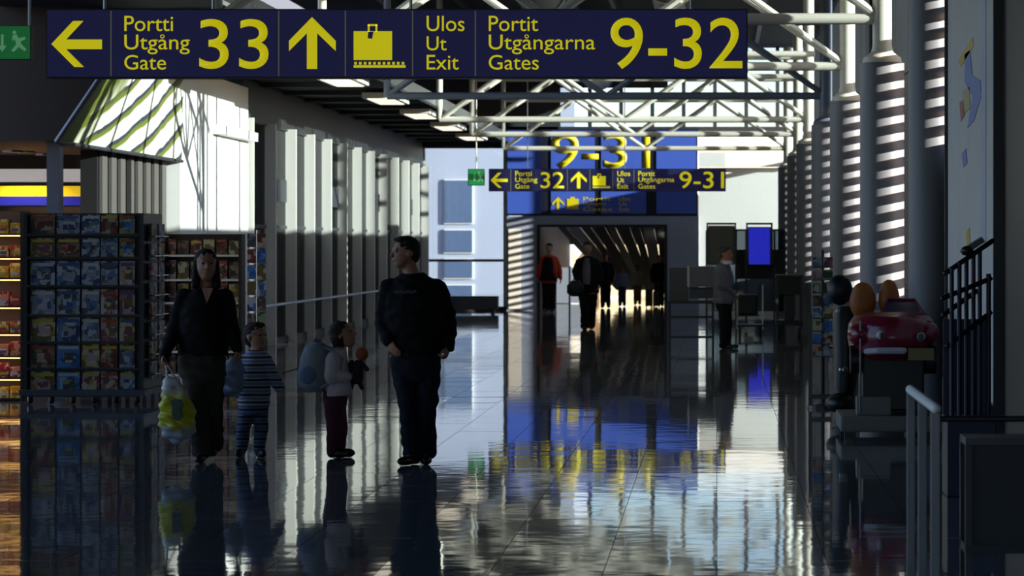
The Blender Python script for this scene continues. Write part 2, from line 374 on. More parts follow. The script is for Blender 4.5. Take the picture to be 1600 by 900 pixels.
# large blue gate board over the portal
bs = thing('gate_board', (WX(940, DE), DE - .3, WZ(338, DE)), 'large blue gate board over the portal with big yellow 9-31', 'sign')
bluep = mat('board_blue', (70, 98, 196), .5, var=.05); ndark = mat('board_dark', (20, 22, 44), .5)
yelp = mat('board_yellow', (240, 210, 20), .5, var=.02)
box('backing', ndark, (WX(793, DE), WX(1090, DE), DE - .28, DE + .0, WZ(337, DE), WZ(203, DE)), bs)
for a, b in ((794, 846), (862, 930), (940, 1010), (1026, 1088)):
    box('blue_panel', bluep, (WX(a, DE), WX(b, DE), DE - .31, DE - .28, WZ(334, DE), WZ(205, DE)), bs)

def text_mesh(body, name, m, parent, x0, x1, z0, z1, y, bold=0, depth=.004):
    cu = bpy.data.curves.new('t', 'FONT'); cu.body = body; cu.size = 1; cu.offset = bold; cu.extrude = 0; cu.resolution_u = 6
    ob = bpy.data.objects.new('t', cu); col.objects.link(ob)
    dg = bpy.context.evaluated_depsgraph_get(); dg.update()
    me = bpy.data.meshes.new_from_object(ob.evaluated_get(dg)); bpy.data.objects.remove(ob)
    xs = [v.co.x for v in me.vertices]; zs = [v.co.y for v in me.vertices]
    ax, bx, az, bz = min(xs), max(xs), min(zs), max(zs); off = BASE.get(parent, Vector())
    for v in me.vertices:
        v.co = Vector((x0 + (v.co.x - ax) / (bx - ax) * (x1 - x0), y, z0 + (v.co.y - az) / (bz - az) * (z1 - z0))) - off
    bm = bmesh.new(); bm.from_mesh(me)
    g = bmesh.ops.extrude_face_region(bm, geom=list(bm.faces)); 
    for v in g['geom']:
        if isinstance(v, bmesh.types.BMVert): v.co.y -= depth
    bmesh.ops.recalc_face_normals(bm, faces=bm.faces); bm.to_mesh(me); bm.free()
    me.materials.clear(); me.materials.append(m)
    o = bpy.data.objects.new(name, me); col.objects.link(o); o.parent = parent; BASE[o] = off; return o
def arrow_left(): return [(81,69),(115,33),(131,33),(104,62),(160,62),(160,77),(104,77),(132,105),(117,105)]
def arrow_up(): return [(488,27),(525,64),(525,80),(496,52),(496,108),(480,108),(480,52),(452,80),(452,64)]
def gate_sign(D, X, Z, gate, gates, label, rods):
    yb = D
    s = thing('gate_sign', W(X(620), Z(122), D), label, 'sign')
    box('cabinet', black, (WX(X(72), D), WX(X(1168), D), yb, yb + .16, WZ(Z(122), D), WZ(Z(14), D)), s)
    box('face', navy, (WX(X(74), D), WX(X(1166), D), yb - .012, yb, WZ(Z(120), D), WZ(Z(16), D)), s)
    pm = mat('divider', (140, 140, 110), .5, emit=.15)
    for px in (174, 436, 540, 645, 743): box('divider', pm, (WX(X(px - 1), D), WX(X(px + 1), D), yb - .016, yb - .012, WZ(Z(119), D), WZ(Z(17), D)), s)
    yf = yb - .013
    def poly(name, pts, m=yel, dy=0): MB().prism([W(X(a), Z(b), D) + Vector((0, yf - D - dy, 0)) for a, b in pts], (0, -.005, 0)).build(name, m, s)
    poly('left_arrow', arrow_left()); poly('up_arrow', arrow_up())
    poly('suitcase', [(553,49),(613,49),(613,94),(553,94)])
    for a, b, c, d in ((575,578,39,50),(587,590,39,50),(575,590,38,41)): poly('suitcase_handle', [(a,c),(b,c),(b,d),(a,d)])
    poly('suitcase_tag', [(576,50),(584,50),(582,61),(575,60)], navy, .005)
    poly('conveyor_belt', [(553,102),(634,102),(634,106),(553,106)])
    for k in range(11): poly('belt_roller', [(554+k*7.4,97),(558+k*7.4,97),(558+k*7.4,101),(554+k*7.4,101)])
    for body, nm, a, b, c, d, bo in (('Portti','lettering',195,271,25,49,0),('Utgång','lettering',195,297,54,85,0),('Gate','lettering',195,260,86,109,0),(gate,'gate_number',312,420,30,108,.004),
        ('Ulos','lettering',667,726,25,49,0),('Ut','lettering',667,698,57,79,0),('Exit','lettering',667,717,86,109,0),('Portit','lettering',764,841,25,49,0),
        ('Utgångarna','lettering',764,930,54,85,0),('Gates','lettering',764,842,86,109,0),(gates,'gate_number',954,1160,28,108,.004)):
        text_mesh(body, nm, yel, s, WX(X(a), D), WX(X(b), D), WZ(Z(d), D), WZ(Z(c), D), yf, bo)
    for px in rods: MB().tube((WX(X(px), D), D + .08, WZ(Z(14), D)), (WX(X(px), D), D + .08, 6.9), .012, 8).build('hanging_rod', steel, s)
    return s
gate_sign(21.4, lambda x: x, lambda y: y, '33', '9-32', 'big dark blue gate sign reading 33 and 9-32 hanging closest', (160, 330, 640, 1080))
gate_sign(65.5, lambda x: 764 + (x - 73) * 370 / 1095, lambda y: 264 + (y - 15) * 35 / 107, '32', '9-31', 'smaller far gate sign reading 32 and 9-31 before the blue board', (250, 700))
yb = DE - .312
text_mesh('9-31', 'gate_number', yelp, bs, WX(863, DE), WX(1016, DE), WZ(264, DE), WZ(208, DE), yb, .01, .01)
def bpoly(name, pts, f=lambda p: p): MB().prism([W(*f(p), DE) + Vector((0, yb - DE, 0)) for p in pts], (0, -.01, 0)).build(name, yelp, bs)
bpoly('up_arrow', arrow_up(), lambda p: (864 + (p[0]-452)*18/73, 308 + (p[1]-27)*20/81))
bpoly('suitcase', [(887,311),(905,311),(905,327),(887,327)]); bpoly('suitcase_handle', [(892,308),(899,308),(899,311),(892,311)])
for k, (a, b) in enumerate(((912, 955), (912, 948), (912, 957))): text_mesh(['Portit', 'Utgångarna', 'Gates'][k], 'lettering', yelp, bs, WX(a, DE), WX(b, DE), WZ(314 + k*8, DE), WZ(308 + k*8, DE), yb)
for k, b in enumerate((985, 980, 984)): text_mesh(['Ulos', 'Ut', 'Exit'][k], 'lettering', yelp, bs, WX(968, DE), WX(b, DE), WZ(314 + k*8, DE), WZ(308 + k*8, DE), yb)

# green exit signs
green = mat('exit_green', (30, 122, 62), .4, emit=.35); lw = mat('exit_pictogram', (120, 190, 140), .5, emit=.3)
def exit_sign(D, x0, x1, y0, y1, label, full):
    s = thing('exit_sign', W((x0+x1)/2, y1, D), label, 'sign')
    box('cabinet', dgrey, (WX(x0, D), WX(x1, D), D, D + .1, WZ(y1, D), WZ(y0, D)), s)
    box('green_face', green, (WX(x0 + 1, D), WX(x1 - 1, D), D - .01, D, WZ(y1 - 1, D), WZ(y0 + 1, D)), s)
    k = (x1 - x0) / 74; X = lambda u: x1 - (74 - u) * k; hh = (y1 - y0) / 54; Y = lambda v: y0 + v * hh
    for nm, pts in (('down_arrow', [(28,14),(32,14),(32,32),(37,32),(30,42),(23,32),(28,32)]), ('running_figure', [(46,16),(52,14),(56,20),(66,18),(66,22),(58,26),(62,32),(68,38),(65,41),(56,34),(48,42),(44,40),(52,30),(50,22),(46,24)])):
        MB().prism([W(X(a), Y(b), D) + Vector((0, -.011, 0)) for a, b in pts], (0, -.004, 0)).build(nm, lw, s)
    MB().ell(W(X(49), Y(11), D) + Vector((0, -.012, 0)), (3*k*D/F, .003, 3*k*D/F)).build('figure_head', lw, s)
    for u in ((70,) if full else (37,)): MB().tube((WX(X(u), D), D + .05, WZ(y0, D)), (WX(X(u), D), D + .05, 6.9), .014, 8).build('hanging_rod', white, s)
exit_sign(25, -26, 48, 40, 93, 'green exit sign at the upper left edge beside the big gate sign', True)
exit_sign(64.5, 731, 757, 264, 290, 'small green exit sign hanging left of the far gate sign', False)

# ------------------------------------------------------------------ corridor beyond the portal
cw = struct(box('wall_corridor', mat('corridor_blue', (96, 108, 150), .6), (-5.2, -4.75, DE + .5, 92, 0, 3.0))); BASE[cw] = Vector()
struct(box('wall_corridor_right', dgrey, (WX(1043, DE) + .1, -.5, DE + .5, 92, 0, 3.0)))
rc = struct(box('ceiling_corridor', dgrey, (-5.2, -.5, DE + .5, 92.3, 3.0, 3.1))); BASE[rc] = Vector()
pm_ = [mat('plank_dark', (120, 124, 132), .5), mat('plank_light', (200, 204, 210), .4)]
for k in range(10):
    pa = W(872 + k * 20, 348, DE + 1.2); pb = W(968 + k * 9, 452, DE + 12)
    d = (pb - pa); rot = d.to_track_quat('Y', 'Z').to_matrix()
    MB().cbox((pa + pb) / 2, .30 if k % 2 else .2, d.length, .05, rot).build('sloping_plank', pm_[1] if k % 3 == 1 else pm_[0], rc)
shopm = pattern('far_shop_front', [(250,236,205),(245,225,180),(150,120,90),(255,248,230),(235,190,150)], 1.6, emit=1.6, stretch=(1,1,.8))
for k in range(3):  # unseen lamps, added to brighten the corridor planks
    y = 78.5 + k * 4.5; o = thing('corridor_fill_lamp', (-1.23, y, 1.9), ['hidden fill lamp closest to the portal', 'middle hidden fill lamp beyond the portal', 'hidden fill lamp closest to the far shop'][k], 'lamp', 'added corridor fill lamps')
    box('housing', white, (-1.25, -1.202, y - .6, y + .6, 1.9, 2.15), o); box('diffuser', mat('corridor_fill_glow', (255, 246, 230), .5, emit=14), (-1.26, -1.25, y - .57, y + .57, 1.93, 2.12), o)
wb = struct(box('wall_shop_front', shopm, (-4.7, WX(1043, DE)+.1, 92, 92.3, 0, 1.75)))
struct(box('wall_above_shop', dgrey, (-4.75, -.6, 92, 92.3, 1.75, 3.0)))
lightwin = thing('glass_door', (WX(885, 84), 84, 0), 'bright glass door beyond the portal behind the walking people', 'door')
box('bright_pane', mat('daylit_pane', (205, 215, 225), .5, emit=.5), (WX(868, 84), WX(912, 84), 84, 84.05, 0.02, WZ(418, 84)), lightwin)
for px in (868, 890, 912): box('door_post', steel, (WX(px, 84) - .03, WX(px, 84) + .03, 83.97, 84.08, 0, WZ(416, 84)), lightwin)

# ------------------------------------------------------------------ building outside at the far left
bd = thing('terminal_building', (-12, 100, -4.2), 'pale blue-grey building seen through the far left window', 'building')
fac = mat('pale_facade', (180, 182, 196), .7, var=.05, scale=1)
box('wall', fac, (-26, -5.0, 100, 112, -4.2, 9), bd)
for j, (y0, y1) in enumerate(((282, 348), (360, 394), (406, 434), (446, 462))):
    for i, (a, b) in enumerate(((696, 738), (610, 650), (560, 595))):
        wn = box('window_frame', white, (WX(a - 2, 100), WX(b + 2, 100), 99.93, 100, WZ(y1 + 2, 100), WZ(y0 - 2, 100)), bd)
        box('pane', mat('far_pane', (96, 112, 140), .15), (WX(a, 100), WX(b, 100), 99.9, 99.93, WZ(y1, 100), WZ(y0, 100)), wn)
wg = thing('terminal_wing', (-12, 72, -4.2), 'grey wing of the terminal outside the left glazing', 'building')
wgm = mat('wing_facade', (84, 88, 98), .7, var=.06, scale=.5); box('wall', wgm, (-14, -10.4, 47, 98, -4.2, 8), wg)
for k in range(12):
    for z in (-1.5, 1.6, 4.7): box('window', mat('wing_pane', (58, 66, 80), .2), (-10.4, -10.35, 48 + k * 4.1, 50.8 + k * 4.1, z, z + 1.6), wg)
bench = thing('bench', (WX(735, 73), 73, 0), 'low grey bench in front of the far left window', 'bench')
benm = mat('bench_grey', (88, 88, 94), .6)
box('seat', benm, (WX(692, 73), WX(778, 73), 72.8, 73.3, .08, .42), bench)
for px in (700, 770): box('leg', dgrey, (WX(px, 73) - .04, WX(px, 73) + .04, 72.85, 73.25, 0, .08), bench)

# ------------------------------------------------------------------ shop on the left
sh = struct(box('wall_shop_fascia', brown, (-13, -7.66, 33, 33.2, 2.94, 6.9))); BASE[sh] = Vector()
MB().prism([(-7.66, 33, 2.94), (-7.17, 33, 3.66), (-7.17, 33, 6.9), (-7.66, 33, 6.9)], (0, .2, 0)).build('slanted_corner', brown, sh)
struct(box('wall_shop_back', mat('shop_back_wall', (40, 32, 28), .7), (-13, -8.6, 38.2, 38.4, 0, 2.94)))
so = struct(box('ceiling_shop', mat('shop_soffit', (120, 78, 50), .6), (-13, -7.68, 33.2, 41, 2.94, 3.04))); BASE[so] = Vector()
struct(box('wall_shop_partition', brown, (-8.6, -8.4, 38.2, 41, 0, 2.94)))
# sunlit banner: twisted sheet on the hall side of the shop canopy
ban = thing('canopy_banner', (-7.6, 37, 2.94), 'slanted green and white sunlit banner above the shop entrance', 'banner')
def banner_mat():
    m = bpy.data.materials.new('banner_print_shade'); m.use_nodes = True; n = m.node_tree; b = n.nodes['Principled BSDF']; L = n.links.new; b.inputs['Roughness'].default_value = .6
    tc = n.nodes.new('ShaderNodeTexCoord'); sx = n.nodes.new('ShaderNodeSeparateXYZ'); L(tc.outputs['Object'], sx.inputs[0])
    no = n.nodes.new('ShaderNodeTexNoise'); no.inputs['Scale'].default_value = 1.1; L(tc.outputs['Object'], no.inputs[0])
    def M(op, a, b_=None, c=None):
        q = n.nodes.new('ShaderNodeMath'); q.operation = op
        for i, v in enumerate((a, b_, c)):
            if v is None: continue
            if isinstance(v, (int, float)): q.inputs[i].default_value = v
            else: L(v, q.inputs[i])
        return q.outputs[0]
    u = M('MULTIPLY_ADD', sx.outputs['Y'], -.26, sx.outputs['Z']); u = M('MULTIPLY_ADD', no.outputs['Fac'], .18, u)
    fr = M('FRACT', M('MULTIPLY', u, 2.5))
    rp = n.nodes.new('ShaderNodeValToRGB'); e = rp.color_ramp.elements; e[0].color = (*lin((52, 58, 70)), 1); e[1].color = (*lin((96, 104, 30)), 1)  # dark slanted bands: roof truss shadows painted into the print
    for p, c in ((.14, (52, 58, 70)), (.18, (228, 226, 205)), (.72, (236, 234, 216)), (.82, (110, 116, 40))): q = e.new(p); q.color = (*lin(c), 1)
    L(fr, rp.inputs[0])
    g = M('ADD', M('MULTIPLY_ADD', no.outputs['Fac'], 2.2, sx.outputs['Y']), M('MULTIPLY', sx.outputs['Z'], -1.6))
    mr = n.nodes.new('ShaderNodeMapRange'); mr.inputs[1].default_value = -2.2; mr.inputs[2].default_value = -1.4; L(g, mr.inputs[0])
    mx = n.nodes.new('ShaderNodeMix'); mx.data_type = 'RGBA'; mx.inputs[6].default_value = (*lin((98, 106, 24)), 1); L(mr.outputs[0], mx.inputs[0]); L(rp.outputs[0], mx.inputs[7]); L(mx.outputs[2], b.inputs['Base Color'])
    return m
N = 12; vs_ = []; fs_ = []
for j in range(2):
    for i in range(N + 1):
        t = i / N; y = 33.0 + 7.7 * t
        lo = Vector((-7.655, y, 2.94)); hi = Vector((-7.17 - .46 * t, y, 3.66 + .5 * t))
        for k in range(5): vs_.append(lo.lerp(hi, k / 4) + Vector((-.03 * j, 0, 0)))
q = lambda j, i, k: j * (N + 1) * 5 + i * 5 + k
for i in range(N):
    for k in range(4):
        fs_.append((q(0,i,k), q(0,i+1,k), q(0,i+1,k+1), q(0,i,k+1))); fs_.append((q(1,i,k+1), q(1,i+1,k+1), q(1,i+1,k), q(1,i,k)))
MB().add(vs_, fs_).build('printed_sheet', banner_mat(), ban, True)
MB().tube((-7.65, 33, 2.93), (-7.65, 40.7, 2.93), .025, 8).build('bottom_rail', dgrey, ban)
MB().cap((-7.655, 32.99, 2.94), (-7.165, 32.99, 3.66), .03).build('end_rail', steel, ban)
# facade slats between the canopy and the white wall
for k in range(8):
    y = 36.3 + k * .56
    box('facade_panel', mat('pale_panel', (92, 87, 82), .6), (-7.88, -7.84, y, y + .3, 0, 2.94), wl)
struct(box('wall_shop_side', mat('shop_side_dark', (16, 14, 13), .7), (-8.1, -7.89, 36.2, 40.6, 0, 2.94)))
scol = thing('shop_column', (WX(85, 33.4), 33.4, 0), 'square grey column at the shop entrance behind the magazine rack', 'column')
box('shaft', mat('shop_column_grey', (98, 102, 112), .5), (WX(76, 33.4), WX(96, 33.4), 33.3, 33.5, .1, 2.94), scol); box('foot', dgrey, (WX(74, 33.4), WX(98, 33.4), 33.28, 33.52, 0, .1), scol)
band = thing('striped_lightbox', (WX(60, 37), 37, WZ(322, 37)), 'yellow and blue striped light box inside the shop', 'sign')
box('yellow_stripe', mat('band_yellow', (230, 190, 20), .4, emit=.75), (-10.5, WX(158, 37), 36.9, 37, WZ(307, 37), WZ(291, 37)), band)
box('blue_stripe', mat('band_blue', (22, 26, 150), .4, emit=.55), (-10.5, WX(158, 37), 36.9, 37, WZ(321, 37), WZ(307, 37)), band)
box('backing', black, (-10.5, WX(159, 37), 37, 37.15, WZ(323, 37), WZ(289, 37)), band)
win = thing('shop_light_strip', (WX(60, 38), 38, WZ(278, 38)), 'pale lit strip above the striped light box in the shop', 'light')
box('lit_panel', mat('lit_strip', (210, 205, 205), .5, emit=.45), (-10.5, WX(134, 38), 38.05, 38.15, WZ(284, 38), WZ(264, 38)), win); box('frame', dgrey, (-10.5, WX(136, 38), 38.15, 38.19, WZ(286, 38), WZ(262, 38)), win)
warm = mat('downlight_glow', (255, 214, 150), .5, emit=9)
for k, (px, py) in enumerate(((18, 235), (40, 236), (68, 240), (108, 246), (130, 248))):
    D = 1.21 * F / (VY - py); x = WX(px, D)
    o = thing('downlight', (x, D, 2.92), ['leftmost shop downlight at the picture edge', 'second shop downlight from the left', 'shop downlight just left of the grey column', 'shop downlight just right of the grey column', 'rightmost shop downlight in the wooden soffit'][k], 'lamp', 'shop ceiling downlights')
    MB().lathe((x, D, 2.915), [(.12, 0), (.12, .025), (.09, .025)]).build('ring', steel, o, True); MB().lathe((x, D, 2.925), [(.085, 0), (.085, .01)]).build('lamp_disc', warm, o)
    l = bpy.data.lights.new('downlight_lamp', 'SPOT'); l.energy = 60; l.color = (1, .72, .42); l.spot_size = R(110); l.shadow_soft_size = .08
    lo = bpy.data.objects.new('downlight_lamp', l); col.objects.link(lo); lo.parent = o; lo.location = (0, 0, -.03)

# ---- stock
PAL = [pattern('print_blue', [(52,84,140),(92,124,170),(190,200,210),(40,60,110)], 16), pattern('print_red', [(150,50,40),(190,180,170),(110,30,30),(210,150,110)], 16),
       pattern('print_green', [(60,90,50),(150,160,110),(50,70,60),(200,200,180)], 16), pattern('print_yellow', [(190,160,50),(120,100,50),(210,200,160),(90,80,60)], 16),
       pattern('print_grey', [(120,128,140),(160,168,180),(70,76,88),(190,196,205)], 16), pattern('print_brown', [(90,70,52),(130,104,78),(60,50,44),(160,140,110)], 16),
       pattern('print_cyan', [(50,110,190),(70,140,210),(40,90,170),(150,190,220)], 16), pattern('print_pink', [(180,110,120),(200,170,170),(130,70,90),(220,210,200)], 16)]
PN = ['blue', 'red', 'green', 'yellow', 'grey', 'brown', 'bright blue', 'pink']
MAST = [mat('mast_' + str(i), c, .5) for i, c in enumerate(((200,200,205), (170,80,40), (70,90,150), (200,180,70)))]
ORD = ['top', 'second', 'third', 'fourth', 'fifth', 'sixth', 'seventh', 'bottom']
COLN = ['first', 'second', 'third', 'fourth', 'fifth']
def magazine(x0, x1, z0, z1, y, ci, label, group, name='magazine', lean=.04, mast=True):
    o = thing(name, ((x0 + x1) / 2, y, z0), label, name.replace('_', ' '), group)
    rot = Matrix.Rotation(-lean, 3, 'X'); c = Vector(((x0 + x1) / 2, y, (z0 + z1) / 2))
    MB().cbox(c, x1 - x0, .012, z1 - z0, rot).build('cover', PAL[ci], o)
    if mast:
        zt = (z1 - z0) * .36
        MB().cbox(c + rot @ Vector((0, -.008, zt)), (x1 - x0) * .86, .003, (z1 - z0) * .13, rot).build('masthead', MAST[(ci + int(x0 * 7)) % 4], o)
        MB().cbox(c + rot @ Vector((.01, -.008, -.05 * (z1 - z0))), (x1 - x0) * .55, .003, (z1 - z0) * .4, rot).build('cover_picture', PAL[(ci + 4) % 8], o)
    return o
D1 = 30.9
rk = thing('magazine_rack', (WX(135, D1), D1 + .5, 0), 'large dark magazine rack standing on the floor at the left', 'rack')
rkm = mat('rack_dark', (58, 65, 80), .45, .3); x0, x1 = WX(40, D1), WX(222, D1); zt = WZ(333, D1)
box('core', rkm, (x0 + .02, x1 - .02, D1 + .12, D1 + .95, .14, zt - .03), rk)
for x in (x0, x1): box('side_frame', dsteel, (x - .02, x + .02, D1 - .02, D1 + 1.0, .1, zt), rk)
box('top_board', dsteel, (x0, x1, D1 + .05, D1 + .98, zt - .03, zt), rk)
box('base_tray', mat('tray_blue_grey', (74, 82, 98), .4, .4), (x0 - .05, x1 + .05, D1 - .1, D1 + 1.05, .1, .16), rk)
for k in range(6): MB().cap((x0 + .05 + k * (x1 - x0 - .1) / 5, D1, .035), (x0 + .05 + k * (x1 - x0 - .1) / 5, D1, .1), .03).build('castor', black, rk, True)
edges = [(47, 85), (88, 124), (127, 155), (157, 183), (186, 210)]
rows = [(335, 366), (372, 402), (408, 446), (452, 492), (496, 534), (538, 575), (580, 617)]
for r, (a, b) in enumerate(rows):
    box('shelf_lip', dsteel, (x0 + .02, x1 - .02, D1 - .03, D1 - .02, WZ(b + 3, D1), WZ(b - 1, D1)), rk)
    box('shelf', rkm, (x0 + .02, x1 - .02, D1 - .02, D1 + .12, WZ(b + 3, D1), WZ(b + 2, D1)), rk)
pick = [[5,4,0,1,2],[3,5,0,4,2],[0,0,0,4,7],[4,4,4,7,7],[3,0,4,7,3],[5,6,3,1,4],[3,6,7,7,4]]
rown = ['top', 'second', 'third', 'fourth', 'fifth', 'sixth', 'bottom']
for r, (a, b) in enumerate(rows):
    for c, (e0, e1) in enumerate(edges):
        ci = pick[r][c]
        magazine(WX(e0, D1), WX(e1, D1), WZ(b + 1, D1), WZ(a, D1), D1 + .03, ci, f'{PN[ci]} magazine in {rown[r]} row, {COLN[c]} column, of the large dark rack', 'magazines in the large dark rack')
# wire pockets on the right flank of the rack
for r in range(8):
    z = .32 + r * .215
    for j in range(2):
        y0 = D1 + .12 + j * .42
        MB().path([(x1 + .03, y0, z), (x1 + .11, y0, z), (x1 + .11, y0 + .36, z), (x1 + .03, y0 + .36, z)], .008, 6).build('wire_pocket', steel, rk)
        o = only('booklet', PAL[(r * 3 + j) % 8 if (r + j) % 2 else 4], MB().box(x1 + .045, x1 + .075, y0 + .02, y0 + .34, z - .05, z + .14), f'small {PN[(r*3+j)%8 if (r+j)%2 else 4]} booklet in {ORD[7-r]} wire pocket, {["near","far"][j]} side, on rack flank', 'booklet', 'booklets on the rack flank')
# second rack and spinner
D2 = 36.0
r2 = thing('book_rack', (WX(300, D2), D2, 0), 'brown book rack behind the woman in front of the white wall', 'rack')
xa, xb = WX(256, D2), WX(378, D2)
box('back_board', brown, (xa, xb, D2 + .1, D2 + .14, .1, 1.87), r2)
for x in (xa, xb): box('side_panel', brown, (x - .02, x + .02, D2 - .15, D2 + .14, 0, 1.87), r2)
r2rows = [(373, 398), (406, 436), (440, 472), (476, 510), (514, 548), (552, 584)]
for a, b in r2rows: box('shelf', white, (xa, xb, D2 - .12, D2 + .1, WZ(b + 3, D2), WZ(b, D2)), r2)
for r, (a, b) in enumerate(r2rows):
    for c in range(6):
        e0 = 258 + c * 20; ci = [1, 5, 1, 3, 5, 3][(c + r * 2) % 6]
        magazine(WX(e0, D2), WX(e0 + 17, D2), WZ(b, D2), WZ(a + (c * 7 % 4), D2), D2, ci, f'{PN[ci]} book in {rown[r] if r < 5 else "bottom"} shelf, {["leftmost","second","third","fourth","fifth","rightmost"][c]} place, of the brown book rack', 'books in the brown rack', 'book', mast=(c % 2 == 0))
sp = thing('card_spinner', (WX(403, 35.5), 35.5, 0), 'card spinner between the brown rack and the glazed wall', 'rack')
xs_, ys_ = WX(403, 35.5), 35.5
MB().lathe((xs_, ys_, 0), [(.2, 0), (.2, .03), (.03, .05), (.025, 1.9), (.0251, 1.92)]).build('pole', steel, sp, True)
for r in range(7):
    z = .5 + r * .2
    MB().lathe((xs_, ys_, z - .012), [(.12, 0), (.12, .015)]).build('tier', steel, sp, True)
    for j in range(2):
        ci = (r * 3 + j * 5 + 2) % 8
        only('greeting_card', PAL[ci], MB().cbox((xs_ - .06 + j * .12, ys_ - .1, z + .09), .11, .012, .17), f'{PN[ci]} greeting card on {ORD[6-r] if r else "lowest"} tier, {["left","right"][j]} side, of the card spinner', 'card', 'cards on the spinner')
# warm shelf unit at the left edge
D3 = 31.6; sx0, sx1 = WX(-25, D3), WX(36, D3)
su = thing('sweets_shelf', (WX(15, D3), D3, 0), 'warmly lit shelf of sweets at the left picture edge', 'shelf')
box('back_board', mat('shelf_back', (120, 84, 60), .6), (sx0, sx1, D3 + .3, D3 + .33, 0, WZ(330, D3)), su)
box('side_panel', brown, (sx1 - .02, sx1, D3 - .05, D3 + .33, 0, WZ(330, D3)), su)
glow = mat('shelf_light_glow', (255, 190, 110), .5, emit=5)
lev = [365, 401, 434, 478, 520, 556, 590, 622]; pcol = [3, 3, 3, 1, 5, 1, 1, 3]
swm = [pattern('sweet_orange', [(230,150,50),(250,200,90),(200,80,40),(240,220,180)], 22), pattern('sweet_red', [(210,60,40),(240,150,110),(180,40,30),(250,210,170)], 22), pattern('sweet_yellow', [(240,190,30),(230,160,30),(250,220,110),(200,120,60)], 22)]
swn = ['orange', 'red', 'yellow']
for r, py in enumerate(lev):
    z = WZ(py, D3)
    box('shelf', brown, (sx0, sx1 - .02, D3 - .02, D3 + .3, z - .02, z), su)
    if r < 7: box('shelf_light', glow, (sx0, sx1 - .03, D3 - .01, D3 + .01, z - .03, z - .02), su)
    for j in range(3):
        k = [2, 0, 2, 1, 0, 1, 1, 2][r]; xx = WX(-22 + j * 18.5, D3); hgt = (.13, .16, .12)[(r + j) % 3]
        if j == 0: continue
        b_ = thing('sweet_box', (xx + .06, D3 + .08, z), f'{swn[k]} sweet box on {ORD[r]} shelf, {["","left","right"][j]} one, of the warmly lit shelf', 'box', 'sweets on the warm shelf')
        box('carton', swm[k], (xx, xx + .115, D3 + .02, D3 + .16, z, z + hgt), b_, .004); box('printed_label', MAST[(r + j) % 4], (xx + .02, xx + .09, D3 + .016, D3 + .02, z + .03, z + .06), b_)

# ------------------------------------------------------------------ people
def remeshed(mb, voxel, smooth=3, wr=0, wscale=9):
    me = bpy.data.meshes.new('tmp'); me.from_pydata(mb.v, [], mb.f)
    bm = bmesh.new(); bm.from_mesh(me); bmesh.ops.recalc_face_normals(bm, faces=bm.faces); bm.to_mesh(me); bm.free()
    ob = bpy.data.objects.new('tmp', me); col.objects.link(ob)
    rm = ob.modifiers.new('r', 'REMESH'); rm.mode = 'VOXEL'; rm.voxel_size = voxel
    if smooth: sm = ob.modifiers.new('s', 'SMOOTH'); sm.factor = .5; sm.iterations = smooth
    dg = bpy.context.evaluated_depsgraph_get(); dg.update()
    out = bpy.data.meshes.new_from_object(ob.evaluated_get(dg)); bpy.data.objects.remove(ob)
    if wr:
        nn = [v.normal.copy() for v in out.vertices]
        for v, n_ in zip(out.vertices, nn):
            p = v.co; v.co = p + n_ * wr * noise.noise(Vector((p.x * wscale, p.y * wscale, p.z * wscale * 1.8 + 4 * p.x)))
    for p in out.polygons: p.use_smooth = True
    return out
def finish(me, name, m, parent):
    me.name = name; me.materials.clear(); me.materials.append(m)
    o = bpy.data.objects.new(name, me); col.objects.link(o); o.parent = parent; BASE[o] = BASE[parent]; return o
skin = mat('skin', (176, 126, 100), .55, var=.08); eyem = mat('eye', (60, 50, 46), .2)
def frame(fw):
    f = Vector(fw).normalized(); r = f.cross(Vector((0, 0, 1))).normalized(); u = r.cross(f)
    return Matrix((r, f, u)).transposed()
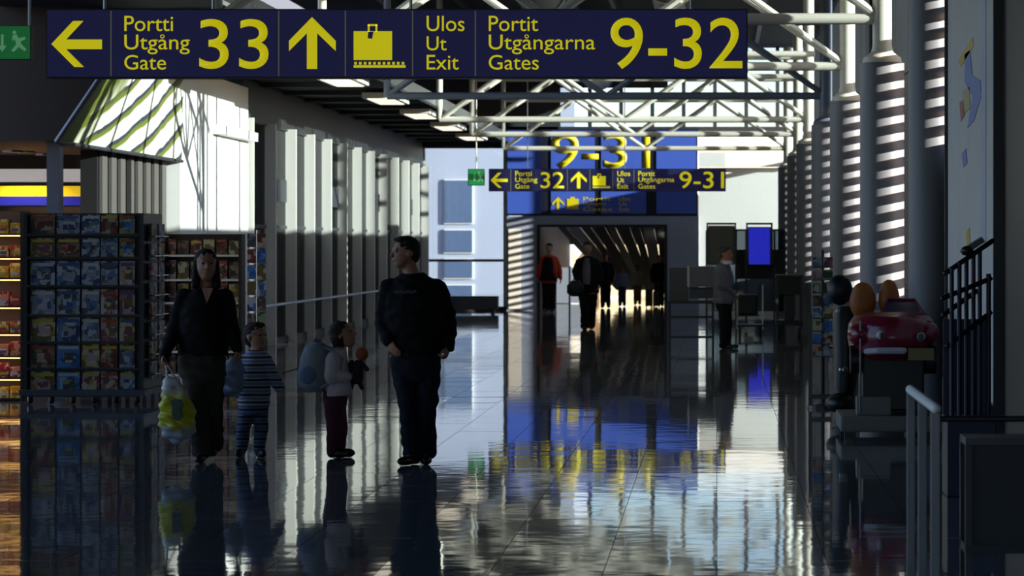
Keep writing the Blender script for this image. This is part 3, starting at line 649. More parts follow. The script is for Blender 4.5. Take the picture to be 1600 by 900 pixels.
def person(D, cx, label, j, cloth, vox=.009, group=None):
    """j: joints given as image points (x, y) with a depth offset; a = left in the photo, b = right"""
    s = D / F; fy = VY + F * H / D; base = Vector((WX(cx, D), D, 0))
    root = thing('person', base, label, 'person', group)
    def P(k):
        v = j[k]; return Vector(((v[0] - cx) * s, v[2] if len(v) > 2 else 0, (fy - v[1]) * s))
    def lev(L, inf=0): return [(Vector(((a - cx) * s, dy, (fy - b) * s)), hw + inf, hd + inf) for a, b, dy, hw, hd in L]
    yaw = j.get('yaw', 0); hh = j['head_h']; hm = frame(j['look']); hc = P('head'); k_ = j.get('k', 1.0)
    HP = lambda x, y, z: hc + hm @ Vector((x * hh, y * hh, z * hh))
    body = MB()
    body.ell(HP(0, -.06, .12), (.335*hh, .41*hh, .37*hh), hm); body.ell(HP(0, .07, -.08), (.285*hh, .30*hh, .38*hh), hm)
    body.ell(HP(0, .15, -.34), (.19*hh, .19*hh, .15*hh), hm); body.cap(HP(0, .36, .05), HP(0, .44, -.1), .03*hh, .058*hh)
    body.ell(HP(0, .33, .1), (.2*hh, .06*hh, .04*hh), hm); body.ell(HP(0, .345, -.235), (.1*hh, .05*hh, .04*hh), hm)
    for e in (-1, 1): body.ell(HP(.315*e, -.05, -.03), (.05*hh, .09*hh, .125*hh), hm)
    body.cap(P('neck'), HP(0, -.1, -.25), .058 * k_, .056 * k_)
    body.loft(lev(j['torso']), yaw)
    top = MB(); top.loft(lev(j['torso'], .014), yaw); pants = MB(); pants.loft(lev(j['hipsL'], .006), yaw); body.loft(lev(j['hipsL'], -.008), yaw)
    ra = j.get('arm_r', (.058, .047, .034)); rl = j.get('leg_r', (.088, .062, .048)); fl = j.get('flare', .02)
    shoes = []
    for q in 'ab':
        S, E, Wr = P('sh' + q), P('el' + q), P('wr' + q)
        body.cap(S, E, ra[0], ra[1]); body.cap(E, Wr, ra[1], ra[2])
        top.cap(S, E, ra[0] + .02, ra[1] + .02); top.cap(E, Wr, ra[1] + .02, ra[2] + .02)
        # hand: palm, four curled fingers and a thumb
        Hd = P('ha' + q) if 'ha' + q in j else Wr + (Wr - E).normalized() * .09 * k_
        d = (Hd - Wr).normalized(); pal = j.get('palm' + q, (1 if q == 'a' else -1, .15, 0)); pal = Vector(pal); pal = (pal - d * pal.dot(d)).normalized(); sd_ = d.cross(pal)
        L = .085 * k_; body.cap(Wr, Wr + d * L * .4, ra[2] * .85, .026 * k_)
        pm = Matrix((sd_, pal, d)).transposed(); body.ell(Wr + d * L * .62, (.041*k_, .017*k_, .052*k_), pm)
        for i, (o_, ln) in enumerate(((-.03, .062), (-.010, .072), (.010, .069), (.028, .055))):
            p0 = Wr + d * L * 1.02 + sd_ * o_ * k_; c1 = j.get('curl' + q, .5)
            p1 = p0 + (d * math.cos(c1) + pal * math.sin(c1)) * ln * .5 * k_; p2 = p1 + (d * math.cos(2.3*c1) + pal * math.sin(2.3*c1)) * ln * .5 * k_
            body.cap(p0, p1, .0098*k_, .009*k_, 8); body.cap(p1, p2, .009*k_, .0078*k_, 8)
        t0 = Wr + d * L * .4 - sd_ * .03 * k_; t1 = t0 + (d * .7 - sd_ * .6 + pal * .4).normalized() * .036 * k_; t2 = t1 + (d * .9 + pal * .5).normalized() * .03 * k_
        body.cap(t0, t1, .012*k_, .0105*k_, 8); body.cap(t1, t2, .0105*k_, .009*k_, 8)
        Hp, K, A = P('hip' + q), P('kn' + q), P('an' + q)
        body.cap(Hp, K, rl[0], rl[1]); body.cap(K, A, rl[1], rl[2] * .8)
        pants.cap(Hp, K, rl[0] + .012, rl[1] + .016); pants.cap(K, A + (A - K).normalized() * .0, rl[1] + .016, rl[2] + fl, round_=True)
        ft = Vector(j['toe' + q]).normalized(); fl_ = j.get('foot_l', .25); heel = Vector((A.x, A.y, 0)) - ft * fl_ * .25; lift = max(0, A.z - .1 * fl_ / .25)
        body.cap(A, heel + ft * fl_ * .6 + Vector((0, 0, .045 + lift)), .036 * k_, .026 * k_)
        sm_ = frame(ft); z0 = Vector((0, 0, lift)); sh_ = MB()
        sh_.ell(heel + ft * fl_ * .2 + z0 + Vector((0, 0, .05)), (.042*k_, .075*k_, .05), sm_); sh_.ell(heel + ft * fl_ * .62 + z0 + Vector((0, 0, .038)), (.048*k_, .115*k_, .038), sm_)
        sh_.ell(A * .7 + (heel + z0) * .3 + Vector((0, 0, .02)), (.042*k_, .05*k_, .05), sm_)
        shoes.append(sh_)
    finish(remeshed(body, vox, 3), 'body', cloth.get('skin', skin), root)
    finish(remeshed(top, vox * 1.3, 4, cloth.get('wr', .012), 11), cloth['top_name'], cloth['top'], root)
    finish(remeshed(pants, vox * 1.3, 3, cloth.get('wr', .012), 9), cloth['bottom_name'], cloth['bottom'], root)
    for sh_ in shoes:
        me = remeshed(sh_, vox, 2)
        for v in me.vertices: v.co.z = max(v.co.z, .004)
        finish(me, 'shoe', cloth['shoes'], root)
    hair = MB(); hs = cloth.get('hair_style', 'short')
    hair.ell(HP(0, -.10, .17), (.352*hh, .415*hh, .365*hh), hm)
    if hs == 'short': hair.ell(HP(0, -.27, -.02), (.30*hh, .25*hh, .32*hh), hm); hair.ell(HP(0, .1, .4), (.24*hh, .24*hh, .1*hh), hm)
    if hs == 'bob': hair.ell(HP(0, -.16, -.02), (.375*hh, .36*hh, .42*hh), hm)
    if hs == 'long':
        hair.ell(HP(0, -.2, -.1), (.37*hh, .3*hh, .5*hh), hm)
        for e in (-1, 1): hair.cap(HP(.3*e, -.02, .1), HP(.33*e, -.02, -.6), .1*hh, .12*hh)
        hair.ell(HP(0, -.25, -.5), (.4*hh, .2*hh, .25*hh), hm)
    finish(remeshed(hair, vox * .9, 2, .008, 30), 'hair', cloth['hair'], root)
    for e in (-1, 1):
        ey = MB().ell(HP(.125*e, .325, .03), (.045*hh, .03*hh, .032*hh), hm, 10, 6); ob = ey.build('eye', eyem, None, True); ob.parent = root
    return root
def cl(name, rgb, **k): return mat(name, rgb, k.get('rough', .85), var=.18, scale=k.get('scale', 25), bump=.15, spec=.25)
bshoe = mat('black_leather', (16, 15, 15), .4); dhair = mat('dark_hair', (24, 18, 15), .8, var=.3, scale=60); bhair = mat('brown_hair', (46, 32, 25), .8, var=.3, scale=60)
man = person(22.41, 650, 'man in black sweatshirt and dark jeans looking over his shoulder at the girl', dict(
    head=(632, 395), head_h=.252, look=(-.88, -.45, .02), neck=(645, 432, .02), sha=(609, 450), ela=(597, 500, .04), wra=(609, 532, -.10), haa=(619, 546, -.14), palma=(.6, .8, 0), curla=.3,
    shb=(684, 450), elb=(700, 503, .05), wrb=(701, 540, -.03), hab=(697, 558, -.06), palmb=(-1, .2, 0), curlb=.95,
    torso=[(645,428,.02,.075,.07),(646,437,.01,.15,.10),(646,452,0,.205,.125),(647,480,0,.225,.14),(648,515,0,.218,.145),(649,540,0,.212,.145),(650,553,0,.195,.135)],
    hipsL=[(650,535,0,.18,.12),(650,560,0,.195,.13),(650,580,0,.19,.13),(650,596,0,.13,.11)],
    hipa=(630,572), kna=(640,640,-.05), ana=(646,708,.0), hipb=(670,572), knb=(667,640,-.03), anb=(664,706,.08), toea=(-.45,-.9,0), toeb=(.1,-1,0), leg_r=(.094,.066,.05), flare=.034, foot_l=.28),
    dict(top=cl('black_sweatshirt', (15, 15, 17)), top_name='sweatshirt', bottom=cl('dark_jeans', (24, 27, 38)), bottom_name='jeans', shoes=bshoe, hair=dhair, wr=.016), .0085)
pr = MB()
for k in range(9): pr.cbox(Vector((-.145 + k * .0195 + WX(650, 22.41), 22.41 - .158 + .002 * abs(k - 4), (726 - 456) * .00504 + .003 * (k % 3))), .013, .006, .022 + .006 * (k % 2))
tag(pr.build('chest_print', mat('grey_print', (92, 92, 96), .8), man), 'small grey lettering print')
woman = person(22.68, 318, 'woman in black top carrying a yellow carrier bag', dict(
    head=(322, 415), head_h=.262, look=(.28, -.95, .10), neck=(322, 452, .02), sha=(287, 463), ela=(272, 513, .03), wra=(264, 553, -.16), haa=(261, 570, -.22), palma=(1, .1, 0), curla=1.0,
    shb=(351, 463), elb=(361, 510, .03), wrb=(370, 544, -.02), hab=(375, 560, -.02), palmb=(-1, .1, 0), curlb=.8,
    torso=[(321,449,.02,.06,.06),(320,457,.01,.125,.085),(319,470,0,.165,.105),(318,490,0,.175,.125),(317,520,0,.165,.115),(317,540,0,.18,.12),(317,556,0,.19,.125)],
    hipsL=[(317,540,0,.165,.11),(316,562,0,.19,.13),(316,585,0,.19,.13),(317,600,0,.13,.11)],
    hipa=(302,580), kna=(312,645,-.06), ana=(317,703,-.04), hipb=(331,580), knb=(330,645,.08), anb=(323,697,.28), toea=(.02,-1,0), toeb=(.1,-1,0), arm_r=(.05,.042,.03), leg_r=(.092,.064,.05), flare=.034, foot_l=.25, k=.93),
    dict(top=cl('black_top', (17, 16, 17)), top_name='top', bottom=cl('brown_grey_trousers', (62, 57, 52)), bottom_name='trousers', shoes=bshoe, hair=dhair, hair_style='long', wr=.014), .0085)
# V-neck of skin
MB().prism([Vector((WX(313, 22.5), 22.555, WZ(450, 22.5))), Vector((WX(331, 22.5), 22.555, WZ(450, 22.5))), Vector((WX(322, 22.5), 22.53, WZ(474, 22.5)))], (0, .03, 0)).build('neckline', skin, woman)
def stripe_mat(name, a, b, c, fr):
    m = bpy.data.materials.new(name); m.use_nodes = True; n = m.node_tree; bs_ = n.nodes['Principled BSDF']; bs_.inputs['Roughness'].default_value = .9
    tc = n.nodes.new('ShaderNodeTexCoord'); wv = n.nodes.new('ShaderNodeTexWave'); wv.bands_direction = 'Z'; wv.inputs['Scale'].default_value = fr; wv.inputs['Distortion'].default_value = .6
    rp = n.nodes.new('ShaderNodeValToRGB'); rp.color_ramp.interpolation = 'CONSTANT'; e = rp.color_ramp.elements; e[0].color = (*lin(a), 1); e[1].position = .68; e[1].color = (*lin(c), 1)
    q = e.new(.38); q.color = (*lin(b), 1); n.links.new(tc.outputs['Object'], wv.inputs[0]); n.links.new(wv.outputs['Fac'], rp.inputs[0]); n.links.new(rp.outputs[0], bs_.inputs['Base Color']); return m
tod = person(23.2, 395, 'toddler in striped blue suit walking beside the woman', dict(
    head=(401, 526), head_h=.235, look=(.78, -.6, .08), neck=(399, 550, .01), sha=(383, 563), ela=(374, 582, -.02), wra=(368, 597, .0), palma=(1, 0, 0), shb=(415, 563), elb=(427, 588, -.02), wrb=(438, 605, -.04), hab=(445, 613, -.05), curlb=.6,
    torso=[(399,547,.01,.05,.05),(399,554,0,.085,.07),(398,566,0,.105,.09),(397,590,0,.118,.105),(396,615,0,.125,.115),(396,634,0,.118,.11)],
    hipsL=[(396,610,0,.11,.1),(396,632,0,.122,.115),(396,648,0,.11,.1)],
    hipa=(386,640), kna=(381,671,-.03), ana=(377,702,.02), hipb=(407,640), knb=(408,671,.02), anb=(406,703,-.04), toea=(-.15,-1,0), toeb=(.5,-.85,0), arm_r=(.042,.036,.028), leg_r=(.056,.042,.036), flare=.01, foot_l=.17, k=.62),
    dict(top=stripe_mat('striped_jacket', (120,132,168), (206,206,210), (58,60,74), 5.2), top_name='jacket', bottom=stripe_mat('striped_trousers', (70,82,118), (130,138,160), (36,40,56), 5.2), bottom_name='trousers', shoes=bshoe, hair=bhair, wr=.008), .007)
girl = person(23.1, 525, 'small girl in plum trousers with a backpack, hugging a doll', dict(
    head=(537, 523), head_h=.232, look=(.9, -.22, .3), yaw=R(90), neck=(530, 547, 0), sha=(523, 560, -.105), ela=(520, 588, -.13), wra=(543, 588, -.085), haa=(555, 584, -.05), palma=(0, 1, 0), shb=(526, 560, .105), elb=(528, 588, .13), wrb=(546, 586, .075), hab=(556, 582, .04), palmb=(0, -1, 0),
    torso=[(530,546,0,.05,.045),(527,553,0,.09,.065),(526,566,0,.108,.08),(528,588,0,.112,.098),(529,608,0,.118,.105),(527,618,0,.118,.1)],
    hipsL=[(526,600,0,.105,.09),(524,620,0,.112,.1),(523,638,0,.1,.085)],
    hipa=(523,632,-.055), kna=(524,668,-.055), ana=(521,702,-.05), hipb=(524,632,.055), knb=(530,668,.055), anb=(528,703,.06), toea=(.9,-.35,0), toeb=(.95,.1,0), arm_r=(.042,.036,.027), leg_r=(.07,.05,.038), flare=.012, foot_l=.17, k=.62),
    dict(top=cl('pale_pink_sweater', (206, 192, 196)), top_name='sweater', bottom=cl('plum_trousers', (88, 44, 62)), bottom_name='trousers', shoes=bshoe, hair=bhair, hair_style='bob', wr=.007), .007)
walker = person(58.2, 918, 'man in dark open jacket walking from the portal with a shoulder bag', dict(
    head=(918, 388), head_h=.27, look=(.05, -1, -.05), neck=(918, 401, .02), sha=(905, 409), ela=(898, 424, .03), wra=(903, 440, -.06), shb=(931, 409), elb=(939, 427, .03), wrb=(937, 444, -.05),
    torso=[(918,400,0,.07,.07),(918,404,0,.15,.1),(918,410,0,.2,.125),(918,425,0,.22,.145),(918,440,0,.22,.15),(918,458,0,.235,.16)],
    hipsL=[(918,448,0,.18,.12),(918,460,0,.19,.13),(918,470,0,.15,.11)],
    hipa=(911,458), kna=(914,484,-.12), ana=(914,509,-.1), hipb=(926,458), knb=(925,484,.0), anb=(923,508,.2), toea=(-.1,-1,0), toeb=(.1,-1,0), leg_r=(.1,.075,.06), flare=.03, foot_l=.28),
    dict(top=cl('black_jacket', (18, 17, 19)), top_name='jacket', bottom=cl('black_trousers', (15, 15, 17)), bottom_name='trousers', shoes=bshoe, hair=dhair), .014)
MB().loft([(Vector((WX(917, 58.2), 58.06, WZ(403, 58.2))), .05, .06), (Vector((WX(917, 58.2), 58.05, WZ(420, 58.2))), .085, .11), (Vector((WX(917, 58.2), 58.05, WZ(444, 58.2))), .075, .115)]).build('shirt', cl('grey_shirt', (112, 104, 112)), walker, True)
redman = person(73.0, 857, 'person in dark vest with orange-red sleeves standing in the portal', dict(
    head=(858, 388), head_h=.26, look=(-.2, -1, 0), neck=(858, 399, .02), sha=(848, 405), ela=(843, 418, .0), wra=(841, 433, -.06), shb=(868, 405), elb=(874, 420, .03), wrb=(876, 435, -.04),
    torso=[(858,398,0,.07,.07),(858,402,0,.15,.1),(858,407,0,.2,.125),(858,420,0,.21,.145),(858,432,0,.2,.14),(858,442,0,.2,.14)],
    hipsL=[(858,432,0,.18,.12),(858,445,0,.19,.13),(858,452,0,.15,.11)],
    hipa=(853,445), kna=(853,464,-.08), ana=(853,481,.0), hipb=(863,445), knb=(863,464,.0), anb=(862,481,.1), toea=(-.2,-1,0), toeb=(.1,-1,0), leg_r=(.1,.075,.06), flare=.03, foot_l=.28),
    dict(top=cl('orange_red_jacket', (196, 66, 40)), top_name='jacket', bottom=cl('black_trousers', (15, 15, 17)), bottom_name='trousers', shoes=bshoe, hair=dhair), .014)
b0 = BASE[redman]; MB().loft([(b0 + Vector((0, -.02, 1.42)), .1, .13), (b0 + Vector((0, -.01, 1.34)), .165, .165), (b0 + Vector((0, -.01, 1.1)), .19, .18), (b0 + Vector((0, -.01, .82)), .225, .18)]).build('vest', cl('black_vest', (20, 20, 22)), redman, True)
staff = person(47.45, 1133, 'staff member in grey jacket standing sideways at the desk', dict(
    head=(1134, 397), head_h=.265, look=(1, -.2, 0), yaw=R(80), neck=(1130, 412, 0), sha=(1128, 420, -.19), ela=(1126, 444, -.22), wra=(1140, 455, -.15), haa=(1147, 456, -.1), palma=(0, 1, 0), shb=(1132, 420, .19), elb=(1132, 444, .2), wrb=(1144, 455, .12), palmb=(0, -1, 0),
    torso=[(1130,411,0,.07,.07),(1130,415,0,.15,.10),(1130,421,0,.2,.125),(1131,437,0,.21,.15),(1131,455,0,.2,.16),(1131,474,0,.21,.165)],
    hipsL=[(1131,462,0,.18,.13),(1131,474,0,.19,.14),(1132,486,0,.15,.12)],
    hipa=(1131,474,-.09), kna=(1133,510,-.09), ana=(1131,538,-.09), hipb=(1133,474,.09), knb=(1136,510,.09), anb=(1135,538,.09), toea=(.95,-.3,0), toeb=(1,.1,0), leg_r=(.1,.075,.06), flare=.02, foot_l=.27),
    dict(top=cl('grey_jacket', (104, 106, 116)), top_name='jacket', bottom=cl('black_trousers', (15, 15, 17)), bottom_name='trousers', shoes=bshoe, hair=mat('grey_brown_hair', (70, 60, 54), .6)), .013)
b0 = BASE[staff]; MB().loft([(b0 + Vector((.03, -.02, 1.47)), .085, .085), (b0 + Vector((.03, -.02, 1.41)), .10, .10)]).build('collar', cl('white_collar', (215, 215, 220)), staff, True)
tiny = lambda cx, D, hgt, lb, topc, botc, look=(0, -1, 0): (lambda s, fy, u: person(D, cx, lb, dict(
    head=(cx, fy - .93 * hgt / s), head_h=.14 * hgt, look=look, neck=(cx, fy - .85 * hgt / s), sha=(cx - .10 * u, fy - .8 * u), ela=(cx - .14 * u, fy - .63 * u), wra=(cx - .13 * u, fy - .49 * u, -.05), shb=(cx + .10 * u, fy - .8 * u), elb=(cx + .14 * u, fy - .63 * u), wrb=(cx + .12 * u, fy - .5 * u, -.06),
    torso=[(cx, fy - .85*u, 0, .04*hgt, .04*hgt), (cx, fy - .82*u, 0, .09*hgt, .06*hgt), (cx, fy - .7*u, 0, .11*hgt, .08*hgt), (cx, fy - .5*u, 0, .11*hgt, .08*hgt)],
    hipsL=[(cx, fy - .54*u, 0, .1*hgt, .07*hgt), (cx, fy - .45*u, 0, .1*hgt, .075*hgt)], hipa=(cx - .05*u, fy - .48*u), kna=(cx - .05*u, fy - .27*u), ana=(cx - .05*u, fy - .06*u), hipb=(cx + .05*u, fy - .48*u), knb=(cx + .05*u, fy - .27*u), anb=(cx + .05*u, fy - .06*u, .1),
    toea=(-.2, -1, 0), toeb=(.2, -1, 0), arm_r=(.03*hgt, .026*hgt, .02*hgt), leg_r=(.05*hgt, .04*hgt, .03*hgt), foot_l=.14*hgt, k=hgt/1.75), dict(top=topc, top_name='top', bottom=botc, bottom_name='trousers', shoes=bshoe, hair=dhair), .016))(D / F, VY + F * H / D, hgt * F / D)
tiny(946, 78, 1.5, 'distant person in dark clothes close behind the walking man', cl('navy_top', (30, 34, 60)), cl('navy_jeans', (30, 36, 66)))
tiny(972, 80, 1.12, 'distant small person in blue and white top inside the corridor', cl('blue_white_top', (140, 158, 200)), cl('blue_jeans', (60, 70, 120)))
tiny(996, 82, 1.15, 'distant small person in white top with yellow trousers inside the corridor', cl('cream_top', (236, 226, 200)), cl('yellow_trousers', (200, 160, 60)))
tiny(1030, 80, 1.45, 'distant person in black behind the dark suitcases', cl('black_coat', (18, 18, 20)), cl('black_trousers', (15, 15, 17)))
for k, px in enumerate((1014, 1026)):
    D = 78.5; o = thing('suitcase', (WX(px, D), D, 0), ['black suitcase on the left of the pair beyond the portal', 'black suitcase on the right of the pair beyond the portal'][k], 'suitcase', 'suitcases beyond the portal')
    x = WX(px, D); box('shell', black, (x - .1, x + .1, D - .14, D + .14, .05, .52 - .06 * k), o, .02)
    MB().path([(x - .05, D, .5 - .06*k), (x - .05, D, .7), (x + .05, D, .7), (x + .05, D, .5 - .06*k)], .01).build('handle', steel, o)
    for e in (-.07, .07): MB().ell((x + e, D, .03), (.02, .03, .03)).build('wheel', black, o)

# ---- things people carry
def bag_mat():
    m = bpy.data.materials.new('carrier_bag_print'); m.use_nodes = True; n = m.node_tree; b = n.nodes['Principled BSDF']; b.inputs['Roughness'].default_value = .35
    tc = n.nodes.new('ShaderNodeTexCoord'); sp_ = n.nodes.new('ShaderNodeSeparateXYZ'); no = n.nodes.new('ShaderNodeTexNoise'); no.inputs['Scale'].default_value = 9
    n.links.new(tc.outputs['Object'], sp_.inputs[0]); n.links.new(tc.outputs['Object'], no.inputs[0])
    ad = n.nodes.new('ShaderNodeMath'); ad.operation = 'MULTIPLY_ADD'; ad.inputs[1].default_value = .16; n.links.new(no.outputs['Fac'], ad.inputs[0]); n.links.new(sp_.outputs['Z'], ad.inputs[2])
    rp = n.nodes.new('ShaderNodeValToRGB'); e = rp.color_ramp.elements; e[0].color = (*lin((190,196,205)), 1); e[1].color = (*lin((215,215,215)), 1); e[1].position = .52
    for p, c in ((.17, (190,196,205)), (.2, (205,196,40)), (.44, (205,196,40))): q = e.new(p); q.color = (*lin(c), 1)
    n.links.new(ad.outputs[0], rp.inputs[0]); n.links.new(rp.outputs[0], b.inputs['Base Color']); return m
def carrier(D, pts, label, m, hand, depth=.09):
    x, z0 = WX(pts[0][0], D), WZ(pts[-1][1], D)
    o = thing('carrier_bag', (x, D, z0), label, 'bag')
    mb = MB(); mb.loft([(Vector((WX(c, D), D, WZ(py, D))), hw * D / F, depth * dd) for c, py, hw, dd in pts], 0, 28)
    finish_mesh = remeshed(MB().add([v - Vector((x, D, z0)) for v in mb.v], mb.f), .009, 4, .03, 11); finish(finish_mesh, 'pouch', m, o)
    hx = WX(hand[0], D); hz = WZ(hand[1], D)
    for e in (-1, 1): MB().path([(WX(pts[0][0], D) + e * .03, D + e * .02, WZ(pts[0][1], D) - .02), (hx + e * .008, D, hz)], .008).build('handle', m, o)
    return o
cb = carrier(22.42, [(268, 588, 6, .35), (270, 600, 14, .6), (274, 620, 24, .9), (277, 645, 29, 1.05), (278, 668, 28, 1.0), (277, 686, 20, .7), (277, 692, 10, .4)], 'yellow and white plastic carrier bag in the woman\'s hand', bag_mat(), (261, 572))
MB().prism([W(266 + a, 640 + b, 22.3) for a, b in ((0,-12),(7,-17),(15,-15),(20,-8),(16,0),(19,12),(12,18),(5,15),(2,6),(4,-2))], (0, .03, 0)).build('dark_print', mat('bag_dark_print', (40, 62, 52), .4), cb)
carrier(23.0, [(368, 560, 7, .5), (364, 572, 17, .8), (361, 595, 20, 1), (360, 615, 17, .9), (361, 622, 10, .5)], 'light blue bag hanging between the woman and the toddler', mat('pale_blue_fabric', (140, 154, 176), .8), (375, 556))
D = 23.1
bp = thing('backpack', (WX(492, D), D, WZ(612, D)), 'grey-blue backpack on the back of the small girl', 'backpack')
sb_ = mat('backpack_fabric', (146, 154, 162), .85, var=.1, scale=20)
Q = lambda px, py, dy=0: Vector((WX(px, D), D + dy, WZ(py, D)))
mb = MB(); mb.loft([(Q(497, 536), .05, .09), (Q(495, 542), .1, .13), (Q(493, 560), .125, .16), (Q(491, 585), .135, .165), (Q(490, 602), .13, .16), (Q(491, 612), .09, .12)], 0, 24); mb.ell(Q(474, 588), (.055, .12, .1))
o_ = BASE[bp]; finish(remeshed(MB().add([v - o_ for v in mb.v], mb.f), .008, 4, .008, 14), 'main_pouch', sb_, bp)
mb = MB().ell(Q(486, 585, -.15), (.07, .03, .075)); mb.build('side_pocket', mat('pocket_blue', (112, 130, 165), .85), bp, True)
for e in (-1, 1): MB().path([Q(500, 540, e*.07), Q(520, 546, e*.09), Q(537, 560, e*.1), Q(532, 590, e*.12), Q(505, 604, e*.11)], .013).build('shoulder_strap', sb_, bp, True)
MB().path([Q(497, 534, -.02), Q(494, 529, 0), Q(490, 533, .02)], .008).build('grab_loop', dgrey, bp)
MB().path([Q(472, 574), Q(455, 579), Q(441, 583)], .005).build('loose_cord', dgrey, bp)
dl = thing('rag_doll', (WX(558, D), D - .02, WZ(603, D)), 'rag doll with round orange-red head in the girl\'s arms', 'doll')
dm = cl('doll_dark_cloth', (52, 46, 50)); om = mat('doll_orange', (166, 78, 52), .8)
MB().ell(Q(566, 553, -.02), (.052, .05, .056)).build('head', om, dl, True); MB().loft([(Q(562, 562, -.02), .03, .03), (Q(557, 575, -.02), .055, .045), (Q(557, 592, -.02), .06, .05), (Q(560, 600, -.02), .03, .03)]).build('torso', dm, dl, True)
for a, b in (((566, 568), (574, 577)), ((550, 566), (545, 574)), ((552, 594), (549, 606)), ((562, 596), (566, 606))): MB().cap(Q(*a, -.02), Q(*b, -.02), .022, .018).build('limb', dm, dl, True)
D = 57.78
o = thing('shoulder_bag', (WX(899, D), D, WZ(462, D)), 'black shoulder bag on the hip of the walking man', 'bag')
MB().loft([(Vector((WX(900, D), D - .05, WZ(438, D))), .08, .06), (Vector((WX(899, D), D - .05, WZ(446, D))), .17, .1), (Vector((WX(899, D), D - .05, WZ(458, D))), .17, .1), (Vector((WX(901, D), D - .05, WZ(463, D))), .1, .07)]).build('pouch', black, o, True)
MB().path([(WX(896, D), D - .1, WZ(440, D)), (WX(904, D), D - .12, WZ(404, D)), (WX(906, D), D + .2, WZ(404, D))], .012).build('strap', black, o)

# ------------------------------------------------------------------ far right furniture
D = 48.15; dk = thing('service_desk', (WX(1080, D), D, 0), 'grey service desk on thin legs left of the staff member', 'desk')
gp = mat('desk_grey', (112, 113, 118), .6); gp2 = mat('desk_grey_dark', (80, 81, 86), .6)
box('left_cabinet', gp2, (WX(1046, D), WX(1075, D), D - .1, D + .4, WZ(470, D), WZ(418, D)), dk, .01); box('right_cabinet', gp, (WX(1077, D), WX(1117, D), D - .2, D + .4, WZ(448, D), WZ(416, D)), dk, .01)
box('lower_panel', gp2, (WX(1077, D), WX(1117, D), D - .1, D + .4, WZ(466, D), WZ(449, D)), dk, .01)
box('table_top', dgrey, (WX(1044, D), WX(1118, D), D - .25, D + .5, WZ(474, D), WZ(470, D)), dk)
box('white_edge', white, (WX(1074, D), WX(1077, D), D - .15, D - .1, WZ(448, D), WZ(416, D)), dk)
for px in (1046, 1114):
    for dy in (-.2, .45): box('leg', dgrey, (WX(px, D) - .018, WZ and WX(px, D) + .018, D + dy - .018, D + dy + .018, 0, WZ(474, D)), dk)
for z in (WZ(495, D), WZ(526, D)): box('rail', dgrey, (WX(1046, D), WX(1114, D), D - .215, D - .185, z - .02, z + .02), dk)
D = 70; gpz = thing('glass_partition', (WX(1165, D), D, 0), 'glass partition with dark band in front of the far white wall', 'partition')
for px in (1104, 1150, 1166, 1210, 1226): box('post', dsteel, (WX(px, D) - .025, WX(px, D) + .025, D - .03, D + .03, 0, WZ(360, D)), gpz)
for a, b in ((1104, 1150), (1150, 1166), (1166, 1210), (1210, 1226)):
    box('pane', paneg, (WX(a, D) + .025, WX(b, D) - .025, D - .006, D + .006, .1, WZ(360, D)), gpz)
    if a > 1104: box('dark_band', dgrey, (WX(a, D) + .025, WX(b, D) - .025, D - .012, D - .007, WZ(436, D), WZ(390, D)), gpz)
box('top_rail', dsteel, (WX(1104, D), WX(1226, D), D - .03, D + .03, WZ(361, D), WZ(358, D)), gpz)
for k, (a, b, y0, y1, m, lab) in enumerate(((1108, 1146, 354, 412, mat('screen_black', (12, 12, 18), .2), 'dark switched-off wall screen above the staff member'), (1170, 1203, 356, 413, mat('screen_blue', (34, 40, 190), .3, emit=.75), 'bright blue information screen on the glass partition'))):
    D = 69.6; o = thing('information_screen', (WX((a+b)/2, D), D, WZ(y1, D)), lab, 'screen')
    box('casing', black, (WX(a - 1.5, D), WX(b + 1.5, D), D, D + .1, WZ(y1 + 2, D), WZ(y0 - 1.5, D)), o); box('display', m, (WX(a, D), WX(b, D), D - .01, D, WZ(y1, D), WZ(y0, D)), o)
    for e in ((a - 3), (b + 3)): box('bracket', dsteel, (WX(e, D) - .02, WX(e, D) + .02, D + .02, D + .365, WZ(y1, D), WZ(348, D)), o)
    box('top_bracket', dsteel, (WX(a - 3, D), WX(b + 3, D), D + .02, D + .365, WZ(351, D), WZ(348, D)), o)
D = 55; o = thing('luggage_cart', (WX(1170, D), D, 0), 'small dark luggage cart right of the staff member', 'cart')
box('load', black, (WX(1153, D), WX(1184, D), D - .15, D + .2, WZ(492, D), WZ(460, D)), o, .03); box('deck', dgrey, (WX(1152, D), WX(1192, D), D - .25, D + .35, .16, .2), o)
box('pale_box', mat('pale_carton', (190, 192, 196), .6), (WX(1163, D), WX(1177, D), D - .2, D + .1, .05, .16), o)
for px in (1152, 1192): box('upright', steel, (WX(px, D) - .015, WX(px, D) + .015, D + .2, D + .23, .1, WZ(468 if px < 1160 else 445, D)), o)
for px in (1156, 1188):
    for dy in (-.2, .3): MB().tube((WX(px, D) - .02, D + dy, .08), (WX(px, D) + .02, D + dy, .08), .08, 16).build('wheel', black, o, True)
box('tray', dgrey, (WX(1152, D), WX(1186, D), D - .18, D + .22, WZ(494, D), WZ(492, D)), o)
D = 54.5; o = thing('cleaning_cart', (WX(1232, D), D, 0), 'dark cleaning cart standing by the far striped columns', 'cart')
xa, xb = WX(1212, D), WX(1254, D)
box('top_tray', dgrey, (xa, xb, D - .3, D + .4, 1.1, 1.16), o, .01); box('bin', black, (xa + .05, xb - .05, D - .25, D + .35, .78, 1.1), o); box('lower_shelf', black, (xa, xb, D - .3, D + .4, .2, .3), o, .01)
for x in (xa + .03, xb - .03): box('side_frame', dsteel, (x - .02, x + .02, D - .28, D - .24, .12, 1.1), o); box('side_frame', dsteel, (x - .02, x + .02, D + .34, D + .38, .12, 1.1), o)
